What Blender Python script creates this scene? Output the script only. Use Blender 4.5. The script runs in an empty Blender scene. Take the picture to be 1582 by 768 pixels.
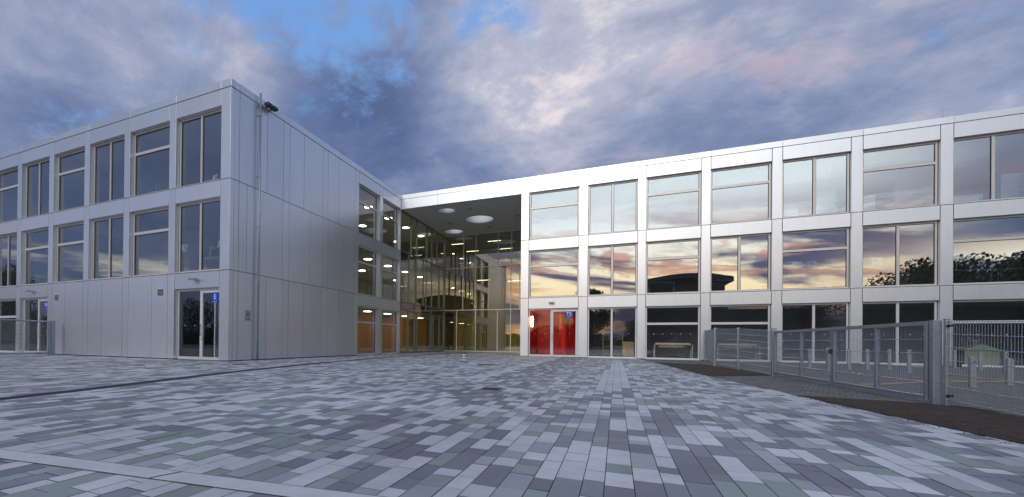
import bpy, bmesh, math, random
from mathutils import Vector, Matrix
random.seed(7)
S = bpy.context.scene
COL = S.collection
R_ = math.radians

# ------------------------------------------------------------------ camera
cd = bpy.data.cameras.new('camera'); cam = bpy.data.objects.new('camera', cd); COL.objects.link(cam)
cR = Vector((0.90416288, 0.42705498, 0.01065551)); cU = Vector((-0.00753875, -0.00898834, 0.99993119)); cF = Vector((-0.42712137, 0.90418099, 0.00490747))
cam.matrix_world = Matrix(((cR.x, cU.x, -cF.x, 0), (cR.y, cU.y, -cF.y, 0), (cR.z, cU.z, -cF.z, 0.873), (0, 0, 0, 1)))
cd.sensor_width = 36; cd.lens = 15.7605; cd.shift_x = 0.1049; cd.shift_y = 0.0882
cd.clip_start = 0.05; cd.clip_end = 2000
S.camera = cam
S.view_settings.view_transform = 'Standard'; S.view_settings.look = 'None'
S.view_settings.exposure = 0.14; S.view_settings.gamma = 1.0; S.view_settings.use_curve_mapping = False
S.cycles.use_denoising = True
S.cycles.max_bounces = 8; S.cycles.transparent_max_bounces = 16; S.cycles.sample_clamp_indirect = 4.0

# ------------------------------------------------------------------ node helper
class NT:
    def __init__(s, tree): s.t = tree; s.n = tree.nodes; s.l = tree.links
    def new(s, typ, **k):
        nd = s.n.new(typ)
        for a, v in k.items(): setattr(nd, a, v)
        return nd
    def put(s, sock, v):
        if isinstance(v, bpy.types.NodeSocket): s.l.new(v, sock)
        elif v is not None:
            if isinstance(v, (tuple, list)) and len(v) == 3 and sock.type == 'RGBA': v = (*v, 1)
            sock.default_value = v
    def m(s, op, a, b=None, c=None, clamp=False):
        nd = s.new('ShaderNodeMath', operation=op, use_clamp=clamp)
        s.put(nd.inputs[0], a)
        if b is not None: s.put(nd.inputs[1], b)
        if c is not None: s.put(nd.inputs[2], c)
        return nd.outputs[0]
    def v(s, op, a, b=None):
        nd = s.new('ShaderNodeVectorMath', operation=op); s.put(nd.inputs[0], a)
        if b is not None: s.put(nd.inputs[1], b)
        return nd.outputs['Value'] if op in ('DOT_PRODUCT', 'LENGTH') else nd.outputs[0]
    def mix(s, f, a, b, mode='MIX'):
        nd = s.new('ShaderNodeMix', data_type='RGBA', blend_type=mode)
        s.put(nd.inputs[0], f); s.put(nd.inputs[6], a); s.put(nd.inputs[7], b); return nd.outputs[2]
    def ramp(s, f, stops, interp='LINEAR'):
        nd = s.new('ShaderNodeValToRGB'); nd.color_ramp.interpolation = interp
        e = nd.color_ramp.elements
        while len(e) < len(stops): e.new(0.5)
        for el, (p, c) in zip(e, stops):
            el.position = p; el.color = (*c, 1) if len(c) == 3 else c
        s.put(nd.inputs[0], f); return nd.outputs[0]
    def rng(s, x, a, b, c=0.0, d=1.0, smooth=True):
        nd = s.new('ShaderNodeMapRange', interpolation_type='SMOOTHSTEP' if smooth else 'LINEAR')
        for i, q in enumerate((x, a, b, c, d)): s.put(nd.inputs[i], q)
        return nd.outputs[0]
    def noise(s, vec, scale, detail=4, rough=.5, dist=0.0, out='Fac'):
        nd = s.new('ShaderNodeTexNoise'); s.put(nd.inputs['Vector'], vec)
        nd.inputs['Scale'].default_value = scale; nd.inputs['Detail'].default_value = detail
        nd.inputs['Roughness'].default_value = rough; nd.inputs['Distortion'].default_value = dist
        return nd.outputs[out]
    def sep(s, v):
        nd = s.new('ShaderNodeSeparateXYZ'); s.put(nd.inputs[0], v); return nd.outputs
    def comb(s, x, y, z):
        nd = s.new('ShaderNodeCombineXYZ')
        for i, q in enumerate((x, y, z)): s.put(nd.inputs[i], q)
        return nd.outputs[0]

# ------------------------------------------------------------------ world: Nishita dusk sky + layered clouds
SUN_EL, SUN_AZ = R_(30), R_(186)         # azimuth measured from +Y clockwise; soft light from the bright western sky behind the camera
W = bpy.data.worlds.new('World'); S.world = W; W.use_nodes = True
w = NT(W.node_tree); w.n.clear()
dirv = w.v('NORMALIZE', w.new('ShaderNodeTexCoord').outputs['Generated'])
dx, dy, dz = w.sep(dirv)
sky = w.new('ShaderNodeTexSky', sky_type='NISHITA'); sky.sun_disc = False
sky.sun_elevation = SUN_EL; sky.sun_rotation = SUN_AZ; sky.altitude = 200; sky.air_density = 1.0; sky.dust_density = 0.8
skyc = w.mix(1.0, sky.outputs[0], (0.15, 0.15, 0.15), 'MULTIPLY')
zz = w.m('ADD', w.m('MAXIMUM', dz, 0.0), 0.30)
P = w.comb(w.m('DIVIDE', dx, zz), w.m('DIVIDE', dy, zz), 0.0)
P2 = w.comb(w.m('MULTIPLY', w.m('DIVIDE', dx, zz), 1.0), w.m('MULTIPLY', w.m('DIVIDE', dy, zz), 1.35), 3.7)
n1 = w.noise(P, 1.5, 10, .58, 0.15)
n2 = w.noise(P2, 3.2, 9, .62, 0.25)
n3 = w.noise(w.v('ADD', P, (5.2, 1.7, 0)), 9.0, 8, .66, 0.3)
def lobe(c, r0, r1):                       # soft patch of sky round a world direction
    c = Vector(c).normalized()
    return w.rng(w.v('DOT_PRODUCT', dirv, tuple(c)), math.cos(R_(r1)), math.cos(R_(r0)))
nn = w.m('ADD', w.m('MULTIPLY', w.m('SUBTRACT', n1, .5), 1.25), w.m('ADD', w.m('MULTIPLY', w.m('SUBTRACT', n2, .5), 1.0), w.m('MULTIPLY', w.m('SUBTRACT', n3, .5), .42)))
shade = w.m('ADD', nn, 0.535)
for c, r0, r1, a in (((-.03, .86, .50), 2, 24, .20), ((-.10, .82, .54), 0, 16, .12), ((.40, .82, .40), 3, 20, .10), ((.45, .84, .30), 1, 10, .10),
                     ((-.378, .837, .36), 2, 17, -.16), ((.12, .93, .27), 3, 17, -.16), ((-.86, .42, .33), 2, 20, -.13), ((-.50, .74, .43), 1, 12, -.22), ((-.70, .57, .43), 1, 12, .16),
                     ((-.30, .87, .46), 1, 8, .12), ((0, 0, 1), 20, 62, .10)):
    shade = w.m('ADD', shade, w.m('MULTIPLY', lobe(c, r0, r1), a))
cloud = w.ramp(shade, [(0.0, (.086, .130, .262)), (.25, (.128, .176, .325)), (.48, (.192, .245, .40)), (.70, (.305, .345, .485)), (.88, (.46, .475, .585)), (1.0, (.72, .67, .70))])
# pink tint on some lit edges
pink = w.m('MULTIPLY', w.rng(n2, .52, .70), w.m('ADD', w.m('MULTIPLY', lobe((.35, .88, .38), 4, 34), .45), .06))
cloud = w.mix(pink, cloud, (.50, .39, .46))
# blue gaps between the clouds
hole = w.m('ADD', lobe((-.46, .66, .60), 1, 12), w.m('ADD', w.m('MULTIPLY', lobe((-.20, .77, .605), 0, 8), .8), w.m('MULTIPLY', lobe((-.62, .54, .60), 0, 11), .5)))
hole = w.m('ADD', hole, w.m('MULTIPLY', lobe((-.92, .34, .25), 2, 14), .42))
gap = w.rng(w.m('ADD', w.m('MULTIPLY', hole, .62), w.m('ADD', w.m('MULTIPLY', w.m('SUBTRACT', .5, n2), 1.6), w.m('MULTIPLY', w.m('SUBTRACT', n3, .5), 1.5))), .22, .80)
gap = w.m('MAXIMUM', gap, w.m('MULTIPLY', w.rng(w.m('ADD', n1, w.m('MULTIPLY', w.m('SUBTRACT', n3, .5), .3)), .40, .28), .45))
blue = w.mix(.62, skyc, (.17, .40, .86))
front = w.mix(gap, cloud, blue)
# western half: bright evening sky behind the camera with long streaks of dark cloud
azm = w.rng(w.v('DOT_PRODUCT', w.v('NORMALIZE', w.comb(dx, dy, 0.0)), (-.02, -1.0, 0)), .86, .965)
el = dz
glow = w.ramp(el, [(0.0, (1.45, .72, .32)), (.055, (1.75, 1.15, .55)), (.13, (1.95, 1.62, 1.05)), (.21, (1.65, 1.72, 1.68)), (.36, (1.25, 1.38, 1.52)), (.75, (.50, .60, .85)), (1, (.36, .43, .66))])
Ps = w.comb(w.m('MULTIPLY', dx, 2.2), w.m('MULTIPLY', dy, .9), w.m('MULTIPLY', w.m('ADD', dz, w.m('MULTIPLY', dx, .12)), 12.0))
st = w.noise(Ps, 1.0, 8, .58, .5)
streak = w.rng(st, .45, .56)
streak = w.m('MULTIPLY', streak, w.rng(el, .30, .17))
thin = w.m('MULTIPLY', w.rng(w.noise(Ps, 2.3, 7, .6, .7), .45, .56), w.rng(el, .27, .17))
back = w.mix(w.m('MULTIPLY', thin, .75), glow, (1.0, .42, .30))
back = w.mix(w.m('MULTIPLY', streak, .96), back, (.12, .135, .28))
back = w.mix(w.m('MULTIPLY', w.rng(n2, .42, .62), w.rng(el, .2, .5, 0, .5)), back, (.55, .58, .74))
# side of the western sky: heavier, with one pale band above the horizon
band = w.m('MULTIPLY', w.rng(el, .03, .08), w.rng(el, .17, .11))
az2 = w.rng(w.v('DOT_PRODUCT', w.v('NORMALIZE', w.comb(dx, dy, 0.0)), (.18, -.98, 0)), .70, .92)
sidec = w.mix(w.m('MULTIPLY', w.rng(el, .16, .28), az2), w.mix(.5, cloud, (.13, .20, .40)), w.mix(.4, cloud, (.80, .90, 1.0)))
sidec = w.mix(w.m('MULTIPLY', w.m('MULTIPLY', az2, w.rng(st, .50, .62)), w.rng(el, .26, .16)), sidec, (.80, .50, .46))
side = w.mix(w.m('MULTIPLY', band, w.rng(st, .46, .56)), w.mix(.25, sidec, (.05, .06, .13)), (1.6, 1.45, 1.15))
backm = w.mix(azm, side, back)
bf = w.rng(dy, .12, -.22)
col = w.mix(bf, front, backm)
bg = w.new('ShaderNodeBackground'); w.put(bg.inputs[0], col); bg.inputs[1].default_value = 1.0
w.l.new(bg.outputs[0], w.new('ShaderNodeOutputWorld').inputs[0])

sd = bpy.data.lights.new('sun', 'SUN'); sun = bpy.data.objects.new('sun', sd); COL.objects.link(sun)
sd.energy = 0.80; sd.angle = R_(20); sd.color = (1.0, .94, .84)
sv = Vector((math.sin(SUN_AZ) * math.cos(SUN_EL), math.cos(SUN_AZ) * math.cos(SUN_EL), math.sin(SUN_EL)))
sun.rotation_euler = sv.to_track_quat('Z', 'Y').to_euler()

# ------------------------------------------------------------------ materials
MT = {}
def mat(name, col=(.5, .5, .5), rough=.5, metal=0.0, var=0.0, vscale=3.0, bump=0.0, bscale=40.0, emit=None, estr=0.0, spec=None):
    if name in MT: return MT[name]
    m = bpy.data.materials.new(name); m.use_nodes = True; t = NT(m.node_tree)
    b = t.n['Principled BSDF']; b.inputs['Roughness'].default_value = rough; b.inputs['Metallic'].default_value = metal
    if spec is not None: b.inputs['Specular IOR Level'].default_value = spec
    co = t.new('ShaderNodeTexCoord').outputs['Object']
    if var:
        n = t.noise(co, vscale, 6, .6)
        t.put(b.inputs['Base Color'], t.mix(t.rng(n, .3, .7), tuple(c * (1 - var) for c in col), tuple(min(1, c * (1 + var)) for c in col)))
        t.put(b.inputs['Roughness'], t.m('ADD', rough - .06, t.m('MULTIPLY', t.noise(co, vscale * 2.3, 4), .12)))
    else: b.inputs['Base Color'].default_value = (*col, 1)
    if bump:
        bp = t.new('ShaderNodeBump'); bp.inputs['Strength'].default_value = bump; bp.inputs['Distance'].default_value = .01
        t.put(bp.inputs['Height'], t.noise(co, bscale, 5)); t.put(b.inputs['Normal'], bp.outputs[0])
    if emit: b.inputs['Emission Color'].default_value = (*emit, 1); b.inputs['Emission Strength'].default_value = estr
    MT[name] = m; return m

def glass_mat(name, tint, refl, wav=.0):
    m = bpy.data.materials.new(name); m.use_nodes = True; t = NT(m.node_tree); t.n.clear()
    geo = t.new('ShaderNodeNewGeometry')
    tr = t.new('ShaderNodeBsdfTransparent'); tr.inputs[0].default_value = (*tint, 1)
    gl = t.new('ShaderNodeBsdfGlossy'); gl.inputs['Roughness'].default_value = 0.0; gl.inputs['Color'].default_value = (.95, .97, 1, 1)
    if wav:
        bp = t.new('ShaderNodeBump'); bp.inputs['Strength'].default_value = 1.0; bp.inputs['Distance'].default_value = wav
        t.put(bp.inputs['Height'], t.noise(t.new('ShaderNodeTexCoord').outputs['Object'], .9, 2)); t.put(gl.inputs['Normal'], bp.outputs[0])
    fr = t.new('ShaderNodeFresnel'); t.put(fr.inputs[0], t.m('ADD', 1.5, t.m('MULTIPLY', geo.outputs['Backfacing'], 1 / 1.5 - 1.5)))
    f = t.m('ADD', refl, t.m('MULTIPLY', fr.outputs[0], 1.0 - refl), clamp=True)
    mx = t.new('ShaderNodeMixShader'); t.put(mx.inputs[0], f); t.l.new(tr.outputs[0], mx.inputs[1]); t.l.new(gl.outputs[0], mx.inputs[2])
    t.l.new(mx.outputs[0], t.new('ShaderNodeOutputMaterial').inputs[0]); MT[name] = m; return m

def panel_mat():
    m = bpy.data.materials.new('anodised_panel'); m.use_nodes = True; t = NT(m.node_tree); b = t.n['Principled BSDF']
    co = t.new('ShaderNodeTexCoord').outputs['Object']; at = t.new('ShaderNodeAttribute', attribute_name='tone')
    v = t.m('ADD', .985, t.m('MULTIPLY', t.m('SUBTRACT', at.outputs['Fac'], .5), .09))
    v = t.m('MULTIPLY', v, t.m('ADD', .96, t.m('MULTIPLY', t.noise(co, .7, 4), .08)))
    v = t.m('MULTIPLY', v, t.rng(t.noise(t.v('MULTIPLY', co, (6, 6, .35)), 1.6, 5, .6), .50, .75, 1.0, .93))
    c = t.v('MULTIPLY', t.comb(v, v, v), (.815, .84, .865)); t.put(b.inputs['Base Color'], c)
    b.inputs['Metallic'].default_value = .78
    t.put(b.inputs['Roughness'], t.m('ADD', .29, t.m('MULTIPLY', t.noise(co, 2.0, 4), .09)))
    bp = t.new('ShaderNodeBump'); bp.inputs['Strength'].default_value = .35; bp.inputs['Distance'].default_value = .012
    t.put(bp.inputs['Height'], t.noise(co, .8, 2)); t.put(b.inputs['Normal'], bp.outputs[0])
    MT['panel'] = m; return m
panel = panel_mat()
gap_m = mat('dark_joint', (.03, .032, .036), .8)
frame_m = mat('window_frame_beige', (.68, .65, .61), .38, .35, .03)
whiteframe_m = mat('door_frame_white', (.72, .73, .74), .35, .25, .03)
glass = glass_mat('window_glass', (.92, .96, .96), .30, .0006)
glass_court = glass_mat('courtyard_glass', (.93, .92, .88), .07, .0006)
glass_left = glass_mat('left_wing_glass', (.93, .96, .96), .17, .0006)
glass_low = glass_mat('ground_floor_glass', (.94, .96, .96), .06, .0005)
glass_hall = glass_mat('hall_glass', (.90, .92, .74), .19, .0008)
galv = mat('galvanised_steel', (.42, .46, .50), .42, .75, .10, 14)
galv_d = mat('galvanised_steel_frame', (.34, .385, .45), .45, .65, .10, 12)
steel = mat('stainless_steel', (.62, .63, .64), .25, .95, .05, 10)
black_m = mat('black_rubber', (.015, .015, .017), .6)
dark_m = mat('dark_housing', (.05, .055, .05), .5, .3, .1)
ceil_m = mat('soffit_grey', (.58, .56, .54), .75, 0, .03, 1.0)
white_m = mat('white_paint', (.78, .78, .77), .5, 0, .03)
room_m = mat('room_wall', (.50, .50, .50), .85, 0, .04, 1)
roomd_m = mat('room_wall_lower', (.62, .62, .66), .85, 0, .06, 1)  # even wall tone, lightened to brighten the two lower floors
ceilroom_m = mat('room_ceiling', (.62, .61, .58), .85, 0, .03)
floor_m = mat('room_floor', (.24, .23, .22), .55, 0, .08)
def wood_mat(name, a, b_):
    m = bpy.data.materials.new(name); m.use_nodes = True; t = NT(m.node_tree); b = t.n['Principled BSDF']
    co = t.new('ShaderNodeTexCoord').outputs['Object']
    n = t.noise(t.v('MULTIPLY', co, (9, 9, .7)), 1.5, 7, .6, .8)
    brd = t.noise(t.v('MULTIPLY', co, (1.1, 1.1, .02)), 1.0, 0)
    t.put(b.inputs['Base Color'], t.mix(t.rng(t.m('ADD', n, t.m('SUBTRACT', brd, .5)), .3, .7), a, b_)); b.inputs['Roughness'].default_value = .5
    MT[name] = m; return m
wood_m = wood_mat('wood_panelling', (.36, .25, .12), (.52, .38, .20))
woodw_m = wood_mat('warm_wood_panelling', (.36, .12, .038), (.50, .19, .065))
woodl_m = wood_mat('light_wood', (.44, .30, .16), (.56, .40, .23))
red_m = mat('red_wall_paint', (.62, .018, .012), .4, 0, .06)
lamp_m = mat('lamp_diffuser', (.9, .9, .85), .5, emit=(1, .93, .76), estr=17.0)
lamp_lin = mat('linear_lamp_diffuser', (.9, .9, .85), .5, emit=(1, .93, .78), estr=4.5)
sconce_m = mat('sconce_diffuser', (.9, .9, .85), .5, emit=(1, .66, .30), estr=48.0)
blue_m = mat('sign_blue', (.01, .07, .42), .4)
letter_m = mat('sign_lettering_white', (.85, .86, .88), .5)

# ------------------------------------------------------------------ mesh helpers
class MB:
    def __init__(s): s.v = []; s.f = []; s.tone = []
    def quad(s, pts, tone=.5):
        i = len(s.v); s.v += [tuple(p) for p in pts]; s.f.append(tuple(range(i, i + len(pts)))); s.tone.append(tone)
    def box(s, x0, x1, y0, y1, z0, z1, T=None, tone=None):
        x0, x1 = sorted((x0, x1)); y0, y1 = sorted((y0, y1)); z0, z1 = sorted((z0, z1))
        c = [(x, y, z) for z in (z0, z1) for y in (y0, y1) for x in (x0, x1)]
        fl = False
        if T:
            c = [T(*p) for p in c]
            a, b, d, e = (Vector(c[k]) for k in (0, 1, 2, 4)); fl = (b - a).cross(d - a).dot(e - a) < 0
        i = len(s.v); s.v += [tuple(p) for p in c]
        t = random.random() if tone is None else tone
        for q in ((0, 2, 3, 1), (4, 5, 7, 6), (0, 1, 5, 4), (2, 6, 7, 3), (0, 4, 6, 2), (1, 3, 7, 5)):
            q = tuple(i + k for k in q); s.f.append(q[::-1] if fl else q); s.tone.append(t)
    def tube(s, p0, p1, r, n=8, r1=None, caps=True):
        p0 = Vector(p0); p1 = Vector(p1); d = (p1 - p0).normalized(); r1 = r if r1 is None else r1
        u = d.orthogonal().normalized(); v = d.cross(u); i = len(s.v)
        for p, rr in ((p0, r), (p1, r1)):
            for k in range(n):
                a = 2 * math.pi * (k + .5) / n; s.v.append(tuple(p + (u * math.cos(a) + v * math.sin(a)) * rr))
        for k in range(n): s.f.append((i + k, i + (k + 1) % n, i + n + (k + 1) % n, i + n + k)); s.tone.append(.5)
        if caps: s.f.append(tuple(i + k for k in reversed(range(n)))); s.f.append(tuple(i + n + k for k in range(n))); s.tone += [.5, .5]
    def lathe(s, c, prof, n=20):
        i = len(s.v); m = len(prof)
        for r, z in prof:
            for k in range(n):
                a = 2 * math.pi * k / n; s.v.append((c[0] + r * math.cos(a), c[1] + r * math.sin(a), c[2] + z))
        for j in range(m - 1):
            for k in range(n): s.f.append((i + j * n + k, i + j * n + (k + 1) % n, i + (j + 1) * n + (k + 1) % n, i + (j + 1) * n + k)); s.tone.append(.5)
        s.f.append(tuple(i + k for k in reversed(range(n)))); s.f.append(tuple(i + (m - 1) * n + k for k in range(n))); s.tone += [.5, .5]
    def build(s, name, m, parent=None, bev=0.0, smooth=False):
        xs = [p[0] for p in s.v]; ys = [p[1] for p in s.v]; zs = [p[2] for p in s.v]
        o = Vector(((min(xs) + max(xs)) / 2, (min(ys) + max(ys)) / 2, min(zs)))
        me = bpy.data.meshes.new(name); me.from_pydata([tuple(Vector(p) - o) for p in s.v], [], s.f)
        a = me.attributes.new('tone', 'FLOAT', 'FACE'); a.data.foreach_set('value', s.tone)
        me.materials.append(m); me.update()
        if smooth:
            for p in me.polygons: p.use_smooth = True
        ob = bpy.data.objects.new(name, me); COL.objects.link(ob); place(ob, o, parent)
        if bev:
            b = ob.modifiers.new('bevel', 'BEVEL'); b.width = bev; b.segments = 2; b.limit_method = 'ANGLE'
        return ob
WO = {}
def place(ob, wpos, parent):
    WO[ob.name] = Vector(wpos)
    if parent is not None: ob.parent = parent; ob.location = Vector(wpos) - WO[parent.name]
    else: ob.location = wpos
def tag(o, label=None, cat=None, group=None, kind=None):
    if label: o['label'] = label
    if cat: o['category'] = cat
    if group: o['group'] = group
    if kind: o['kind'] = kind
    return o
def thing(name, label, cat, loc, group=None):
    o = bpy.data.objects.new(name, None); COL.objects.link(o); o.empty_display_size = .2
    place(o, loc, None); return tag(o, label, cat, group)
def structure(o): o['kind'] = 'structure'; return o
def copy_tree(o, dloc, label=None, rotz=0.0, parent=None):
    c = o.copy(); COL.objects.link(c)
    if parent is not None: c.parent = parent
    else: c.location = Vector(dloc); c.rotation_euler[2] += rotz; WO[c.name] = Vector(dloc)
    if label: c['label'] = label
    for ch in [x for x in bpy.data.objects if x.parent == o]: copy_tree(ch, None, None, 0, c)
    return c
def text_obj(txt, size, T, u, wv, z, m, parent, name='lettering'):
    cu = bpy.data.curves.new('t', 'FONT'); cu.body = txt; cu.size = size; cu.extrude = .0015; cu.align_x = 'CENTER'; cu.align_y = 'CENTER'
    to = bpy.data.objects.new('t', cu); COL.objects.link(to); bpy.context.view_layer.update()
    me = bpy.data.meshes.new_from_object(to.evaluated_get(bpy.context.evaluated_depsgraph_get()))
    mb = MB()
    for p in me.polygons:
        mb.quad([T(u + me.vertices[i].co.x, wv - me.vertices[i].co.z, z + me.vertices[i].co.y) for i in p.vertices])
    bpy.data.objects.remove(to)
    return mb.build(name, m, parent)

# ------------------------------------------------------------------ key dimensions (metres)
XC, YC, D = -13.72, 12.90, 28.28          # left wing corner, its front line, right wing front line
F, HP, H = 3.6, 10.8, 11.10               # storey, parapet seam, top
ZO = 2.95                                 # opening height in a storey
REV = .19
TL = lambda u, n, z: (u, YC + n, z)       # left wing street front (u = x)
TC = lambda u, n, z: (XC - n, u, z)       # courtyard front (u = y)
TR = lambda u, n, z: (u, D + n, z)        # right wing front (u = x)

# ------------------------------------------------------------------ ground
EDGE = [(40, -.2), (28.4, 1.15), (22.6, 1.68), (14.15, 2.30), (11.0, 2.72), (9.0, 2.95), (7.5, 3.13), (6.0, 3.32), (3, 3.62), (-6, 4.4), (-40, 6)]
def edge_x(y):
    for (y1, x1), (y0, x0) in zip(EDGE, EDGE[1:]):
        if y0 <= y <= y1: return x0 + (x1 - x0) * (y - y0) / (y1 - y0)
    return EDGE[-1][1]
def ground_mat():
    m = bpy.data.materials.new('far_ground'); m.use_nodes = True; t = NT(m.node_tree); b = t.n['Principled BSDF']
    co = t.new('ShaderNodeTexCoord').outputs['Object']
    t.put(b.inputs['Base Color'], t.mix(t.rng(t.noise(co, .05, 6), .45, .55), (.06, .075, .035), (.12, .12, .12))); b.inputs['Roughness'].default_value = .95; return m
g = MB(); g.box(-500, 500, -500, 500, -.5, -.06); structure(g.build('ground', ground_mat()))
sb = MB(); sb.quad([(-60, -30, -.012), (6, -30, -.012), (6, 45, -.012), (-60, 45, -.012)])
structure(sb.build('paving_bed', mat('paving_joint_sand', (.12, .122, .13), .95, 0, .25, 60)))

def stone_mat():
    m = bpy.data.materials.new('concrete_paving_stone'); m.use_nodes = True; t = NT(m.node_tree); b = t.n['Principled BSDF']
    at = t.new('ShaderNodeAttribute', attribute_name='tone').outputs['Fac']; co = t.new('ShaderNodeTexCoord').outputs['Object']
    base = t.ramp(at, [(0, (.54, .565, .58)), (.43, (.45, .475, .49)), (.46, (.275, .325, .305)), (.60, (.225, .27, .255)), (.63, (.22, .235, .255)), (.82, (.165, .175, .195)), (.85, (.29, .31, .335)), (1, (.35, .37, .39))])
    n = t.noise(co, 5.0, 8, .62); n2 = t.noise(co, 160.0, 3, .6); n3 = t.noise(co, .35, 5, .6)
    v = t.m('MULTIPLY', t.m('ADD', .83, t.m('MULTIPLY', n, .34)), t.m('ADD', .84, t.m('MULTIPLY', n2, .32)))
    v = t.m('MULTIPLY', v, t.rng(n3, .3, .7, .82, 1.10))
    st_ = t.rng(t.noise(co, 1.3, 9, .72, .4), .56, .72, 1.0, .78); v = t.m('MULTIPLY', v, st_)
    sp = t.rng(t.noise(co, 9.0, 3, .5), .70, .76, 1.0, .72); v = t.m('MULTIPLY', v, sp)
    c = t.mix(1.0, base, t.comb(v, v, v), 'MULTIPLY'); c = t.mix(1.0, c, (1.22, 1.215, 1.21), 'MULTIPLY')
    t.put(b.inputs['Base Color'], c); t.put(b.inputs['Roughness'], t.m('ADD', .52, t.m('MULTIPLY', n, .22))); b.inputs['Specular IOR Level'].default_value = .5
    bp = t.new('ShaderNodeBump'); bp.inputs['Strength'].default_value = .35; bp.inputs['Distance'].default_value = .003
    t.put(bp.inputs['Height'], n2); t.put(b.inputs['Normal'], bp.outputs[0]); return m
STRIP = lambda x: 2.277 + .13 * x      # centre line of the concrete band
def in_strip(x, y0, y1): return False
rs = random.Random(11)
prev_row = []; pv = MB(); x = -34.0; light_runs = 0; ri = 0
while x < 4.5:
    wd = (.125, .165, .125, .165, .165)[ri % 5]; ri += 1
    ymax = YC - .02 if x + wd < XC else 37.25
    if x > -5.3: ymax = D - .02
    row_t = []; pi = 0; y = -6.0 - rs.random() * .4; gp = .0026; long_light = False
    while y < ymax:
        ln = rs.choice((.165, .24, .24, .33, .41, .49))
        y1 = min(y + ln, ymax); near = math.hypot(x, y) < 7
        r = rs.random()
        t = r * .44 if (r2 := rs.random()) < .44 else (.46 + r * .14 if r2 < .60 else (.63 + r * .19 if r2 < .86 else .85 + r * .15))
        while pi < len(prev_row) and prev_row[pi][0] < y + .05: pi += 1
        if pi and pi <= len(prev_row) and rs.random() < .13:
            t = min(.999, max(0, prev_row[pi - 1][1] + rs.uniform(-.01, .01)))
        row_t.append((y, t))
        if y > 8.8 and y < 25.6 and -.42 < x - .01 * (y - 9) < .10 - .0: t = .1 + r * .2
        if y > 10 and -3.4 < x < -2.9 and rs.random() < .8: t = .05 + r * .25
        if y > 10 and -2.9 < x < -1.8 and rs.random() < .55: t = .63 + r * .19
        xa, xb = x + gp, x + wd - gp; e0, e1 = edge_x(max(y, -6)), edge_x(max(y1, -6))
        if xa < min(e0, e1):
            z = rs.uniform(-.0012, .0012); tl = rs.uniform(-.0012, .0012)
            pv.quad([(xa, y + gp, z), (min(xb, e0), y + gp, z + tl), (min(xb, e1), y1 - gp, z + tl), (xa, y1 - gp, z)], t)
        y = y1 if y1 < ymax else ymax + 1
    prev_row = row_t; x += wd
structure(pv.build('courtyard_paving', stone_mat()))
conc_m = mat('concrete_band', (.60, .61, .62), .75, 0, .08, 4, .4, 120)
cb = MB(); xs_ = [-9 + i * .5 for i in range(25)]
for a, b in zip(xs_, xs_[1:]):
    cb.quad([(a, STRIP(a) - .088, .005), (b, STRIP(b) - .088, .005), (b, STRIP(b) + .088, .005), (a, STRIP(a) + .088, .005)])
structure(cb.build('concrete_band', conc_m))
jn = MB()
for a in (-7.3, -4.9, -2.62, -.35):
    jn.quad([(a, STRIP(a) - .088, .008), (a + .012, STRIP(a) - .088, .008), (a + .07, STRIP(a) + .088, .008), (a + .058, STRIP(a) + .088, .008)])
for a, b in zip(xs_, xs_[1:]):
    for s_ in (-1, 1):
        jn.quad([(a, STRIP(a) + s_ * .090 - .005, .0045), (b, STRIP(b) + s_ * .090 - .005, .0045), (b, STRIP(b) + s_ * .090 + .005, .0045), (a, STRIP(a) + s_ * .090 + .005, .0045)])
structure(jn.build('concrete_band_joint', gap_m))
# slot drain, gently curved
DR = [(-7.0, -1.5), (-7.55, 1.5), (-7.79, 3.26), (-8.05, 4.5), (-8.45, 5.9), (-8.95, 7.8), (-9.5, 10.1), (-10.1, 13.6), (-10.75, 19.0), (-11.1, 26.9), (-11.15, 33), (-11.1, 36.6)]
dr = MB(); dg = MB()
for (xa, ya), (xb, yb) in zip(DR, DR[1:]):
    dr.quad([(xa - .17, ya, .004), (xa + .17, ya, .004), (xb + .17, yb, .004), (xb - .17, yb, .004)])
    dg.quad([(xa - .02, ya, .008), (xa + .02, ya, .008), (xb + .02, yb, .008), (xb - .02, yb, .008)])
dro = dr.build('drain_channel', mat('drain_asphalt', (.04, .043, .06), .7, 0, .25, 8)); structure(dro)
structure(dg.build('drain_slot', gap_m))

def yard_mat():
    m = bpy.data.materials.new('yard_paver'); m.use_nodes = True; t = NT(m.node_tree); b = t.n['Principled BSDF']
    co = t.new('ShaderNodeTexCoord').outputs['Object']
    br = t.new('ShaderNodeTexBrick'); t.put(br.inputs['Vector'], co)
    br.inputs['Color1'].default_value = (.25, .24, .225, 1); br.inputs['Color2'].default_value = (.19, .185, .18, 1); br.inputs['Mortar'].default_value = (.05, .042, .034, 1)
    br.inputs['Scale'].default_value = 1.0; br.inputs['Mortar Size'].default_value = .014; br.inputs['Brick Width'].default_value = .24; br.inputs['Row Height'].default_value = .12
    n = t.rng(t.noise(co, 2.0, 7, .65), .3, .7, .75, 1.15)
    t.put(b.inputs['Base Color'], t.mix(1.0, br.outputs[0], t.comb(n, n, n), 'MULTIPLY')); b.inputs['Roughness'].default_value = .85
    bp = t.new('ShaderNodeBump'); bp.inputs['Distance'].default_value = .01; bp.inputs['Strength'].default_value = .6; bp.invert = True
    t.put(bp.inputs['Height'], br.outputs['Fac']); t.put(b.inputs['Normal'], bp.outputs[0]); return m
yd = MB(); ys_ = [e[0] for e in EDGE if e[0] <= 28.4 and e[0] >= -6]; ys_ = sorted(set(ys_ + [D - .01, -30.0])); ys_ = [y for y in ys_ if y <= D]
for a, b in zip(ys_, ys_[1:]):
    yd.quad([(edge_x(a) + .004, a, 0.0), (60, a, 0.0), (60, b, 0.0), (edge_x(b) + .004, b, 0.0)])
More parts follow.
